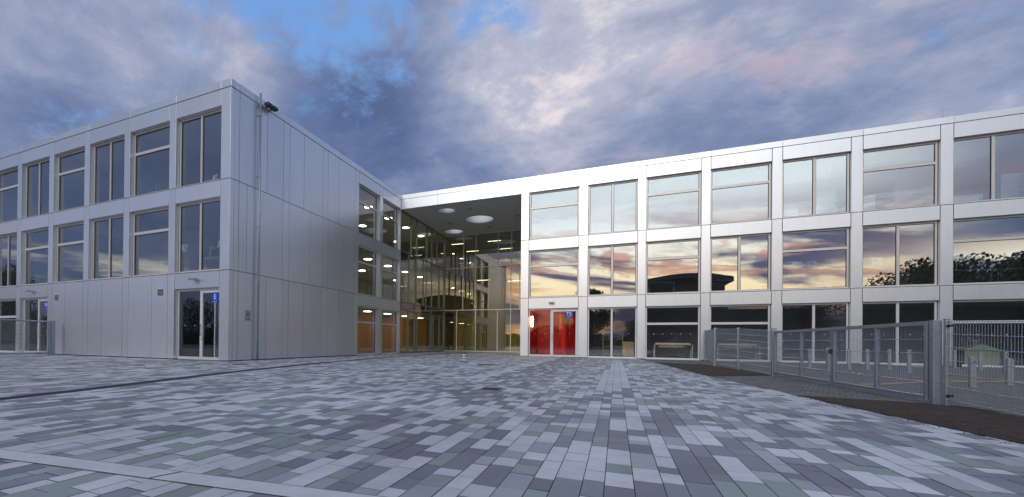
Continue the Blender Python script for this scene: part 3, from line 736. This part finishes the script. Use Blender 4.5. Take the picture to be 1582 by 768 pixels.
q = MB(); q.lathe((XC + .016, 13.905, 1.93), [(.028, -.02), (.034, 0), (.028, .02)], 10); q.box(XC + .012, XC + .018, 13.885, 13.925, 1.83, 1.91); q.build('mark', black_m, o)
q = MB()
for k in range(3): q.box(XC + .012, XC + .015, 13.81 + k * .085, 13.87 + k * .085, 1.70, 1.735)
q.build('caption', dark_m, o)
for i, (xx, yy, lb_) in enumerate(((XC - .03, YC + .05, 'thin lightning rod on the corner of the left wing roof'), (X1 + 2.1 * M - .3, D + .05, 'thin lightning rod on the right wing roof above the grid of windows'), (XC + .05 + 11.9 + 15 - .1, D + .05, 'thin lightning rod at the right end of the right wing roof'))):
    q = MB(); q.tube((xx, yy, H - .01), (xx, yy, H + .42), .006, 6); q.lathe((xx, yy, H), [(.03, 0), (.03, .02), (.01, .03)], 8); tag(q.build('lightning_rod', galv_d), lb_, 'lightning rod', 'rods on the roofs')

# ------------------------------------------------------------------ lamps seen indoors
proto = None; NTH = ('first', 'second', 'third', 'fourth', 'fifth')
FL = ('ground floor', 'middle floor', 'top floor')
for k in range(3):
    zc = k * F + 2.98
    for cx_, row in ((-15.55, 'front'), (-18.5, 'rear')):
        if k == 0 and row == 'rear': continue
        for n_, yy in enumerate((23.8, 26.85, 29.85, 32.95, 36.05)):
            if row == 'rear':
                if n_ in (0, 3): continue
                yy += 1.2
            lab = f'round glowing {FL[k]} lamp, {NTH[n_]} from the blank panelled wall in the {row} row'
            if proto is None:
                proto = thing('ceiling_lamp', lab, 'ceiling lamp', (cx_, yy, zc), 'round ceiling lamps in the corridors')
                q = MB(); q.lathe((cx_, yy, zc), [(.29, -.085), (.30, -.08), (.30, -.002)], 24); q.build('housing', white_m, proto)
                q = MB(); q.lathe((cx_, yy, zc), [(.26, -.10), (.275, -.095), (.275, -.086)], 24); q.build('diffuser', lamp_m, proto)
            else: copy_tree(proto, (cx_, yy, zc), lab)
lamp2 = None
for n_, (xx, yy, zz_, lab) in enumerate(((-13.5, 40, 10.0, 'long thin ceiling lamp at upper left behind the hall glazing'), (-12.45, 41.3, 9.5, 'long thin ceiling lamp at left hanging lower behind the hall glazing'), (-10.05, 40, 10.0, 'long thin ceiling lamp at upper right behind the hall glazing'),
                                        (-9.25, 41.3, 9.5, 'long thin ceiling lamp at right hanging lower behind the hall glazing'), (-11.0, 40, 6.5, 'long thin lamp above the middle floor gallery of the hall'), (-8.2, 40, 6.3, 'long thin lamp at the right of the middle floor gallery of the hall'))):
    if lamp2 is None:
        lamp2 = thing('linear_lamp', lab, 'ceiling lamp', (xx, yy, zz_), 'long lamps in the glass hall')
        q = MB(); q.box(xx - .6, xx + .6, yy - .05, yy + .05, zz_ + .01, zz_ + .06); q.build('housing', white_m, lamp2)
        q = MB(); q.box(xx - .58, xx + .58, yy - .03, yy + .03, zz_ - .015, zz_ + .009); q.build('diffuser', lamp_lin, lamp2)
    else: copy_tree(lamp2, (xx, yy, zz_), lab)
o = thing('wall_sconce', 'glowing oval wall lamp on the left wall of the red lobby', 'wall lamp', (-4.98, D + 1.5, 1.85))
q = MB(); q.lathe((-4.915, D + 1.5, 1.88), [(.02, 0), (.045, .1), (.055, .3), (.052, .5), (.035, .64), (.012, .68)], 16); q.build('diffuser', sconce_m, o, smooth=True)
q = MB(); q.box(-4.984, -4.95, D + 1.45, D + 1.55, 2.0, 2.45); q.build('bracket', galv, o)

# ------------------------------------------------------------------ furniture behind the windows
def workbench(lab, x0, y0):
    o = thing('workbench', lab, 'workbench', (x0 + .95, y0 + .35, 0), 'workbenches behind the ground floor windows')
    q = MB(); q.box(x0, x0 + 1.95, y0, y0 + .75, .80, .84); q.build('table_top', woodl_m, o)
    q = MB(); q.box(x0 + .1, x0 + 1.85, y0 + .3, y0 + .5, .84, .93); q.build('service_rail', white_m, o)
    q = MB(); q.box(x0 + .25, x0 + 1.5, y0 + .03, y0 + .05, .66, .80); q.build('drawer_front', woodl_m, o)
    for lx in (.05, 1.9):
        for ly in (.05, .7):
            q = MB(); q.box(x0 + lx - .025, x0 + lx + .025, y0 + ly - .025, y0 + ly + .025, .014, .80); q.build('leg', white_m, o)
    for k in range(4):
        q = MB(); xx = x0 + .3 + k * .42; q.tube((xx, y0 + .4, .93), (xx, y0 + .4, 1.12), .012); q.tube((xx, y0 + .4, 1.12), (xx + .08, y0 + .32, 1.16), .012); q.build('tap', dark_m, o)
workbench('pale topped workbench behind the window just left of the fence', 1.95, D + 1.3)
workbench('pale topped workbench seen through the first fence panel', 5.0, D + 1.3)
def rack(lab, x0, y0, wd):
    o = thing('shelf_rack', lab, 'shelf', (x0 + wd / 2, y0, 0), 'shelf racks behind the ground floor windows')
    for xx in (x0, x0 + wd):
        q = MB(); q.box(xx - .02, xx + .02, y0, y0 + .35, .014, 1.75); q.build('upright', mat('yellow_wood', (.45, .36, .16), .6), o)
    for z in (.2, .65, 1.1, 1.5):
        q = MB(); q.box(x0 + .02, x0 + wd - .02, y0, y0 + .35, z, z + .03); q.build('shelf', mat('yellow_wood'), o)
rack('yellowish open shelf rack behind the double window beside the red doorway', -.75, D + 2.2, 1.1)
rack('dark shelf rack at the left edge of the workbench window', 1.35, D + 3.0, .5)
q = MB(); q.box(.32, .92, D + .7, D + 1.1, .014, .97); o = q.build('wooden_cabinet', woodl_m, None, bev=.006); tag(o, 'low light wood cabinet behind the window beside the red doorway', 'cabinet')
q = MB(); q.box(.34, .90, D + .684, D + .699, .04, .94); q.build('cabinet_door', woodl_m, o)
# green playhouse-like storage box behind the right-hand window
o = thing('storage_box', 'pale green gabled storage box behind the right ground floor window', 'storage box', (15.0, D + 1.6, 0))
q = MB(); q.box(14.4, 15.5, D + 1.2, D + 1.9, .014, .72); q.build('box_body', mat('pale_green', (.38, .45, .30), .6), o)
q = MB(); q.v += [(14.3, D + 1.15, .72), (15.6, D + 1.15, .72), (14.95, D + 1.15, 1.02), (14.3, D + 1.95, .72), (15.6, D + 1.95, .72), (14.95, D + 1.95, 1.02)]
q.f += [(0, 1, 2), (5, 4, 3), (0, 3, 4, 1), (1, 4, 5, 2), (0, 2, 5, 3)]; q.tone += [.5] * 5; q.build('lid', mat('pale_green'), o)

def school_table(lab, x, y, z):
    o = thing('school_table', lab, 'table', (x, y, z), 'school tables behind the middle floor windows')
    q = MB(); q.box(x - .65, x + .65, y - .28, y + .28, z + .72, z + .745); q.build('table_top', mat('grey_laminate', (.45, .47, .48), .4), o)
    for lx in (-.6, .6):
        for ly in (-.24, .24):
            q = MB(); q.tube((x + lx, y + ly, z + .014), (x + lx, y + ly, z + .72), .018); q.build('leg', galv, o)
    return o
def school_chair(lab, x, y, z, rz, m=None):
    """shell chair standing on a table top"""
    o = thing('school_chair', lab, 'chair', (x, y, z), 'shell chairs put up on the tables'); m = m or mat('chair_shell', (.66, .68, .68), .4)
    q = MB(); N = 8; prof = [(.20, .45, .19), (.05, .44, .20), (-.12, .45, .20), (-.19, .50, .18), (-.21, .62, .19), (-.23, .76, .22), (-.235, .84, .20)]
    g_ = []
    for (py, pz, hw) in prof:
        row = []
        for i in range(N + 1):
            s_ = -1 + 2 * i / N; row.append(len(q.v)); q.v.append((x + s_ * hw, y + py + .05 * s_ * s_ * (1 if pz > .47 else 0), z + pz + .02 * s_ * s_ * (1 if pz < .47 else 0)))
        g_.append(row)
    for j in range(len(prof) - 1):
        for i in range(N):
            if j == 4 and i in (3, 4): continue          # hand hole in the backrest
            q.f.append((g_[j][i], g_[j][i + 1], g_[j + 1][i + 1], g_[j + 1][i])); q.tone.append(.5)
    sh = q.build('shell', m, o, smooth=True); sm = sh.modifiers.new('thick', 'SOLIDIFY'); sm.thickness = .01
    for sx in (-1, 1):
        q = MB(); q.tube((x + sx * .17, y + .15, z + .43), (x + sx * .21, y + .22, z + .005), .011); q.tube((x + sx * .17, y - .12, z + .43), (x + sx * .21, y - .22, z + .005), .011); q.tube((x + sx * .17, y + .15, z + .43), (x + sx * .17, y - .12, z + .43), .011); q.build('leg_frame', galv, o)
    o.rotation_euler[2] = rz; return o
ch = None
tabs = [(2.3, D + 1.1, 'table with two chairs behind the middle floor window mirroring the dark hall'), (5.3, D + 1.2, 'table behind the double window right of the building reflection'), (8.6, D + 1.0, 'table behind the middle floor window above the closed gate leaf'),
        (11.7, D + 1.0, 'table behind the middle floor double window above the gate lock'), (14.4, D + 1.0, 'table behind the rightmost visible middle floor window'), (15.9, D + 1.2, 'table at the right edge of the photo on the middle floor')]
for x_, y_, l_ in tabs: school_table(l_, x_, y_, F)
chs = [(2.0, 2.9, 'first'), (5.0, 0.5, 'second'), (8.35, 3.0, 'third'), (9.0, 3.3, 'fourth'), (11.4, 3.1, 'fifth'), (12.0, 3.4, 'sixth'), (14.2, 2.9, 'seventh'), (14.85, 3.5, 'eighth'), (16.0, 3.1, 'ninth')]
for n_, (x_, rz, w_) in enumerate(chs):
    y_ = D + (1.1 if x_ < 4 else 1.2 if x_ < 6 or x_ > 15.5 else 1.0)
    lab = f'{w_} white shell chair from the left behind the right wing middle floor windows'
    if ch is None: ch = school_chair(lab, x_, y_, F + .746, 0); ch.rotation_euler[2] = rz
    else: c_ = copy_tree(ch, (x_, y_, F + .746), lab); c_.rotation_euler[2] = rz
for x_, l_ in ((-15.4, 'table behind the middle floor window above entrance E'), (-18.2, 'table behind the middle floor window over the vent near entrance E')): school_table(l_, x_, YC + 1.1, F)
for x_, rz, l_ in ((-15.75, 2.6, 'white shell chair up on a table, left pane of the window above entrance E'), (-14.95, 3.6, 'white shell chair up on a table, right pane of the window above entrance E'), (-17.85, 3.1, 'white shell chair on a table, second middle floor window from the left wing corner')):
    c_ = copy_tree(ch, (x_, YC + 1.1, F + .746), l_); c_.rotation_euler[2] = rz
for x_, rz, l_ in ((-15.9, 2.9, 'white shell chair on the top floor behind the corner window of the left wing'), (-19.6, 2.2, 'white shell chair on the top floor behind the third window of the left wing')):
    c_ = copy_tree(ch, (x_, YC + 1.0, 2 * F + .014), l_); c_.rotation_euler[2] = rz
def cabinet(lab, x0, x1, y, z1):
    z0 = 2 * F + .013; q = MB(); q.box(x0, x1, y, y + .5, z0, z0 + z1); o = q.build('white_cabinet', white_m, None, bev=.005); tag(o, lab, 'cabinet', 'white cabinets behind the top floor windows')
    n = max(1, round((x1 - x0) / .6)); s_ = (x1 - x0) / n
    for k in range(n):
        q = MB(); q.box(x0 + k * s_ + .006, x0 + (k + 1) * s_ - .006, y - .02, y - .001, z0 + .06, z0 + z1 - .01); d_ = q.build('cabinet_door', white_m, o)
        q = MB(); q.box(x0 + (k + .85) * s_ - .01, x0 + (k + .85) * s_ + .01, y - .04, y - .021, z0 + z1 * .5, z0 + z1 * .5 + .12); q.build('handle', steel, d_)
cabinet('low white cabinet at the lower left of the top floor double window', 7.6, 8.3, D + .8, .62)
cabinet('tall white cabinet in the right pane of the top floor double window', 9.1, 10.0, D + 1.4, 1.5)
cabinet('low white cabinet in the left of the wide top floor transom window', 10.6, 11.2, D + .8, .95)
cabinet('long low white cabinet along the sill of the wide top floor transom window', 11.6, 13.0, D + .9, .50)
cabinet('tall white cabinet standing deeper behind the wide top floor transom window', 12.6, 14.1, D + 2.6, 2.1)
cabinet('white cabinet in the left pane of the rightmost top floor window', 13.6, 14.8, D + .9, .55)
cabinet('tall white cabinet in the right pane of the rightmost top floor window', 15.4, 16.6, D + 1.0, 1.35)

# ------------------------------------------------------------------ fences, gate, bollards
def mesh_panel(parent, p0, p1, z0a, z1a, z0b=None, z1b=None, step=.05, rows=.2, r=.0033):
    z0b = z0a if z0b is None else z0b; z1b = z1a if z1b is None else z1b
    p0 = Vector(p0); p1 = Vector(p1); L = (p1 - p0).length; q = MB(); n = max(2, int(L / step))
    d = (p1 - p0).normalized(); nn_ = Vector((-d.y, d.x))
    for k in range(n + 1):
        f = k / n; p = p0.lerp(p1, f); q.tube((p.x, p.y, z0a + (z0b - z0a) * f), (p.x, p.y, z1a + (z1b - z1a) * f), r, 4, caps=False)
    m = int(round((z1a - z0a) / rows))
    for j in range(m + 1):
        f = j / m
        for s_ in (-1, 1):
            o_ = nn_ * s_ * (r * 2)
            q.tube((p0.x + o_.x, p0.y + o_.y, z0a + (z1a - z0a) * f), (p1.x + o_.x, p1.y + o_.y, z0b + (z1b - z0b) * f), r * 1.25, 4, caps=False)
    return q.build('mesh_panel', galv, parent)
def post(parent, x, y, h, a=.03, b=.03, m=None, cap=True, rot=0.0):
    q = MB(); q.box(x - a, x + a, y - b, y + b, -.02, h); o = q.build('post', m or galv, parent, bev=.004)
    if cap: c_ = MB(); c_.box(x - a - .003, x + a + .003, y - b - .003, y + b + .003, h, h + .012); c_.build('cap', galv_d, o)
    return o
fx = lambda y: 4.0 + (15.78 - y) * .0455
# far run from the building to the gate
FF = thing('mesh_fence', 'grey double wire fence running from the gate back to the right wing', 'fence', (3.8, 21, 0), 'wire mesh fences')
post(FF, 3.64, 21.97, 1.54, .04, .04); post(FF, 3.86, 19.2, 1.46); post(FF, 4.22, 28.1, 1.6); q = post(FF, fx(15.78), 15.80, 1.33, .05, .05, galv_d)
mesh_panel(FF, (4.22, 28.1), (3.64, 22.02), .12, 1.58, .12, 1.50, r=.0015); mesh_panel(FF, (3.64, 21.93), (3.86, 19.24), .11, 1.50, .08, 1.42); mesh_panel(FF, (3.86, 19.16), (fx(15.9), 15.9), .08, 1.42, .05, 1.28)
# near run
NF = thing('mesh_fence', 'grey double wire fence at the right edge beyond the thick gate post', 'fence', (4.4, 8.5, 0), 'wire mesh fences')
q = MB(); q.box(4.275, 4.372, 9.42, 9.52, -.02, 1.27); q.build('gate_post', galv_d, NF, bev=.004)
post(NF, 4.375, 9.33, 1.27, .022, .03, galv)
for z in (.16, 1.18): 
    q = MB(); q.tube((4.36, 9.29, z), (4.41, 9.25, z), .018, 8); q.build('clamp', black_m, NF)
mesh_panel(NF, (4.385, 9.30), (4.50, 6.85), .10, 1.25, .03, 1.13, r=.0036); post(NF, 4.50, 6.82, 1.16)
mesh_panel(NF, (4.50, 6.79), (4.62, 4.3), .03, 1.13, 0.03, 1.08, r=.0036); post(NF, 4.62, 4.27, 1.12)
def gate_leaf(lab, ya, yb, stiles, lock=False):
    o = thing('gate_leaf', lab, 'gate', (fx(ya), (ya + yb) / 2, 0), 'leaves of the double gate')
    A, B = Vector((fx(ya), ya)), Vector((fx(yb), yb)); d = (B - A).normalized(); n_ = Vector((-d.y, d.x)) * .028
    def bar(f0, f1, z0, z1, h=None):
        P0, P1 = A.lerp(B, f0), A.lerp(B, f1); q = MB(); c4 = []
        for P_ in (P0, P1):
            for s_ in (-1, 1): c4.append((P_.x + s_ * n_.x, P_.y + s_ * n_.y))
        v0 = len(q.v)
        for (z_) in (z0, z1):
            for c_ in c4: q.v.append((c_[0], c_[1], z_))
        q.f += [(0, 1, 3, 2), (4, 6, 7, 5), (0, 4, 5, 1), (2, 3, 7, 6), (0, 2, 6, 4), (1, 5, 7, 3)]; q.tone += [.5] * 6; return q
    L = (B - A).length; s = .055 / L
    bar(0, 1, 1.20, 1.26).build('top_rail', galv_d, o); bar(0, 1, .07, .125).build('bottom_rail', galv_d, o)
    for f in [0, 1 - s] + [x_ for x_ in stiles]: bar(f, f + s, .125, 1.20).build('stile', galv_d, o)
    P0, P1 = A.lerp(B, s), A.lerp(B, 1 - s); mesh_panel(o, P0, P1, .125, 1.20)
    if lock:
        P_ = B; q = MB(); q.box(P_.x - .05, P_.x + .05, P_.y - .02, P_.y + .09, .70, .80); lk = q.build('lock', dark_m, o, bev=.006)
        q = MB(); q.tube((P_.x - .05, P_.y + .02, .80), (P_.x - .09, P_.y + .02, .80), .008); q.tube((P_.x - .09, P_.y + .03, .80), (P_.x - .09, P_.y - .11, .80), .009); q.build('handle', steel, lk)
        q = MB(); q.tube((P_.x - .03, P_.y + .03, -.01), (P_.x - .03, P_.y + .03, .55), .008); q.build('drop_bolt', steel, o)
gate_leaf('farther leaf of the grey mesh gate carrying the lock', 15.72, 12.46, [.52], True)
gate_leaf('nearer leaf of the grey mesh gate hung on the thick post', 12.42, 9.55, [.53])
# left fence by entrance N
LF = thing('mesh_fence', 'grey mesh fence at the left edge in front of the door marked N', 'fence', (-24.6, 11.5, 0), 'wire mesh fences')
q = MB(); q.box(-24.98, -24.82, 12.38, 12.54, -.02, 1.69); q.build('gate_post', galv_d, LF, bev=.004)
def left_pt(f): return Vector((lerp(-24.93, -24.15, f), lerp(12.3, 8.6, f)))
for f in (0, .60):
    P_ = left_pt(f); q = MB(); q.box(P_.x - .03, P_.x + .03, P_.y - .03, P_.y + .03, -.02, 1.66); q.build('post', galv_d, LF)
for z0, z1 in ((1.60, 1.66), (.10, .15)):
    q = MB(); a_, b_ = left_pt(0), left_pt(1); q.tube((a_.x, a_.y, (z0 + z1) / 2), (b_.x, b_.y, (z0 + z1) / 2), .035, 4); q.build('rail', galv_d, LF)
mesh_panel(LF, left_pt(.02), left_pt(1), .15, 1.60)
# bollards
def bollard(lab, x, y, h, m, n_):
    o = thing('bollard', lab, 'bollard', (x, y, 0), 'square bollards in the yard behind the fence')
    q = MB(); a = .045; q.v += [(x - a, y - a, -.02), (x + a, y - a, -.02), (x + a, y + a, -.02), (x - a, y + a, -.02), (x - a, y - a, h - .03), (x + a, y - a, h - .03), (x + a, y + a, h), (x - a, y + a, h)]
    q.f += [(3, 2, 1, 0), (4, 5, 6, 7), (0, 1, 5, 4), (1, 2, 6, 5), (2, 3, 7, 6), (3, 0, 4, 7)]; q.tone += [.5] * 6; q.build('shaft', m, o, bev=.004)
    q = MB(); q.box(x - .075, x + .075, y - .075, y + .075, -.01, .012); q.build('base_plate', galv_d, o)
    if n_ % 2 == 0:
        q = MB(); q.tube((x, y - a, h - .12), (x, y - a - .03, h - .12), .014, 8); q.build('hook', dark_m, o)
bm = mat('pale_galvanised', (.33, .36, .38), .5, .4, .14, 12)
bl = [(6.9, 22.84, .74, 'bollard seen through the far gate leaf, left of a pair'), (7.05, 21.6, .77, 'bollard seen through the far gate leaf, right of a pair'), (6.56 + .0, 20.0, .76, 'bollard just left of the gate lock'), (7.72, 21.82, .76, 'faint bollard just right of the gate lock'),
      (8.35, 22.2, .76, 'bollard near a column foot seen through the near gate leaf'), (9.22, 22.86, .77, 'bollard seen through the near gate leaf, farther of two'), (8.74, 20.5, .77, 'bollard seen through the near gate leaf, nearer of two'), (12.85, 26.9, .74, 'bollard just right of the thick gate post and close to the windows'),
      (7.04, 14.16, .67, 'tall looking bollard behind the right mesh panel, left of the storage box'), (12.44, 24.6, .71, 'bollard in front of the pale green storage box'), (11.54, 21.7, .76, 'bollard farther of the pair near the right edge'), (8.25, 15.4, .63, 'bollard nearer of the pair near the right edge')]
for i, (x_, y_, h_, l_) in enumerate(bl): bollard(l_, x_, y_, h_, bm, i)
q = MB(); q.box(13.3, 13.42, 27.6, 27.72, -.02, .5); tag(q.build('stub_post', dark_m, None, bev=.01), 'short dark stub post at the foot of the facade behind the right mesh panel', 'post')
# yellow hose
hp = [(4.9, 13.3), (5.2, 13.45), (5.56, 13.75), (6.2, 14.6), (6.74, 15.1), (7.33, 15.75), (8.3, 16.2), (9.14, 16.6), (10.5, 16.9), (12, 17.6)]
cu = bpy.data.curves.new('h', 'CURVE'); cu.dimensions = '3D'; cu.bevel_depth = .018; cu.bevel_resolution = 3; cu.resolution_u = 8; sp = cu.splines.new('NURBS'); sp.points.add(len(hp) - 1); sp.use_endpoint_u = True
for p, q_ in zip(sp.points, hp): p.co = (q_[0], q_[1], .02, 1)
to = bpy.data.objects.new('h', cu); COL.objects.link(to); bpy.context.view_layer.update()
me = bpy.data.meshes.new_from_object(to.evaluated_get(bpy.context.evaluated_depsgraph_get())); bpy.data.objects.remove(to); me.materials.clear(); me.materials.append(mat('yellow_hose', (.50, .38, .14), .6))
o = bpy.data.objects.new('hose', me); COL.objects.link(o); tag(o, 'yellow hose lying across the yard behind the fence', 'hose')

# ------------------------------------------------------------------ what the windows mirror: trees and a hall behind the camera
leaf_m = bpy.data.materials.new('leaf_green'); leaf_m.use_nodes = True
t = NT(leaf_m.node_tree); b = t.n['Principled BSDF']; b.inputs['Roughness'].default_value = .7
at = t.new('ShaderNodeAttribute', attribute_name='tone').outputs['Fac']; t.put(b.inputs['Base Color'], t.ramp(at, [(0, (.025, .04, .012)), (1, (.075, .11, .03))]))
bark_m = mat('bark', (.09, .07, .05), .9, 0, .2, 6)
def tree(lab, x, y, h, r, n=2600, seed=0, group='trees mirrored in the windows'):
    rr = random.Random(seed); o = thing('tree', lab, 'tree', (x, y, 0), group)
    q = MB(); q.tube((x, y, -.1), (x + .1, y, h * .45), .05 * h / 2.4, 8, .03 * h / 2.4)
    for k in range(6):
        a = rr.uniform(0, 6.28); q.tube((x + .05, y, h * rr.uniform(.28, .45)), (x + math.cos(a) * r * .6, y + math.sin(a) * r * .6, h * rr.uniform(.55, .8)), .02 * h / 2.4, 6, .006)
    q.build('trunk', bark_m, o)
    cl_ = [(rr.uniform(-.65, .65) * r, rr.uniform(-.6, .6) * r, h * rr.uniform(.26, .86), r * rr.uniform(.28, .5)) for _ in range(17)] + [(0, 0, h * .82, r * .35)]
    q = MB()
    for k in range(n):
        c_ = rr.choice(cl_); v_ = Vector((rr.gauss(0, 1), rr.gauss(0, 1), rr.gauss(0, 1))).normalized() * c_[3] * rr.random() ** .4
        p = Vector((x + c_[0], y + c_[1], c_[2])) + v_; s_ = rr.uniform(.10, .27) * h / 11
        a = Vector((rr.gauss(0, 1), rr.gauss(0, 1), rr.gauss(0, 1))).normalized(); b_ = a.orthogonal().normalized() * s_; c2 = a.cross(b_).normalized() * s_ * .7
        q.quad([p - b_, p + c2, p + b_, p - c2], rr.random())
    q.build('crown', leaf_m, o)
TT = [(-4.6, -40, 12.5, 4.2), (2.9, -44, 5.6, 2.6), (-10, -46, 5, 3), (33, -24, 10, 5), (40, -28, 12.5, 6), (47, -31, 11.5, 6), (54, -36, 14, 7), (27, -22, 8, 4.5), (61, -40, 13, 7), (22, -20, 7, 3.6), (70, -30, 14, 8),
      (-74, -4, 10, 5), (-66, -14, 6, 4), (-60, -23, 7, 4.5), (-52, -30, 6, 4), (-44, -36, 6.5, 4), (-34, -42, 5, 3.5), (-80, 6, 9, 5)]
TT.sort(); TW = 'first second third fourth fifth sixth seventh eighth ninth tenth eleventh twelfth thirteenth fourteenth fifteenth sixteenth seventeenth eighteenth'.split()
for i, (x_, y_, h_, r_) in enumerate(TT):
    tree(f'{"tall" if h_ > 9 else "low"} leafy tree mirrored in the windows, {TW[i]} from the left of those behind the camera', x_, y_, h_, r_, 12000 if h_ > 8 else 4500, i)
hb = thing('sports_hall', 'dark hall with a curved overhanging roof mirrored in the middle floor windows', 'building', (9.7, -27, 0))
q = MB(); q.box(4.4, 15.2, -33, -25, 0, 10.2); q.box(15.2, 27, -34, -27, 0, 6.4); q.build('wall', mat('dark_cladding', (.045, .04, .04), .6, 0, .1), hb)
q = MB(); N = 14
for i in range(N):
    xa, xb = 3.8 + i * 12.2 / N, 3.8 + (i + 1) * 12.2 / N; za, zb = (10.4 + 1.3 * math.sin(math.pi * (.15 + .75 * k / N)) for k in (i, i + 1))
    q.v += [(xa, -34, za - .7), (xb, -34, zb - .7), (xb, -34, zb), (xa, -34, za), (xa, -23.5, za - .7), (xb, -23.5, zb - .7), (xb, -23.5, zb), (xa, -23.5, za)]
    b0 = len(q.v) - 8
    q.f += [tuple(b0 + k for k in f) for f in ((0, 1, 2, 3), (4, 7, 6, 5), (3, 2, 6, 7), (0, 4, 5, 1), (0, 3, 7, 4), (1, 5, 6, 2))]; q.tone += [.5] * 6
q.build('roof', mat('dark_roof', (.04, .04, .05), .5), hb)
q = MB(); q.box(5.5, 14, -24.99, -24.95, 3.2, 5.0); q.build('window', mat('dark_glass', (.03, .035, .04), .1), hb)
rh = random.Random(5); q = MB()
for k in range(22000):
    a = rh.uniform(math.pi * .98, math.pi * 2.05); rd = rh.uniform(66, 78); p = Vector((rd * math.cos(a), rd * math.sin(a) * .9 + 4, rh.random() * (3.5 + 1.1 * math.sin(a * 17) + .8 * math.sin(a * 41))))
    v_ = Vector((rh.gauss(0, 1), rh.gauss(0, 1), rh.gauss(0, 1))).normalized(); b_ = v_.orthogonal().normalized() * .5; c2 = v_.cross(b_).normalized() * .35
    q.quad([p - b_, p + c2, p + b_, p - c2], rh.random())
tag(q.build('distant_hedge', leaf_m), 'low dark belt of bushes along the horizon behind the camera', 'hedge', kind='stuff')
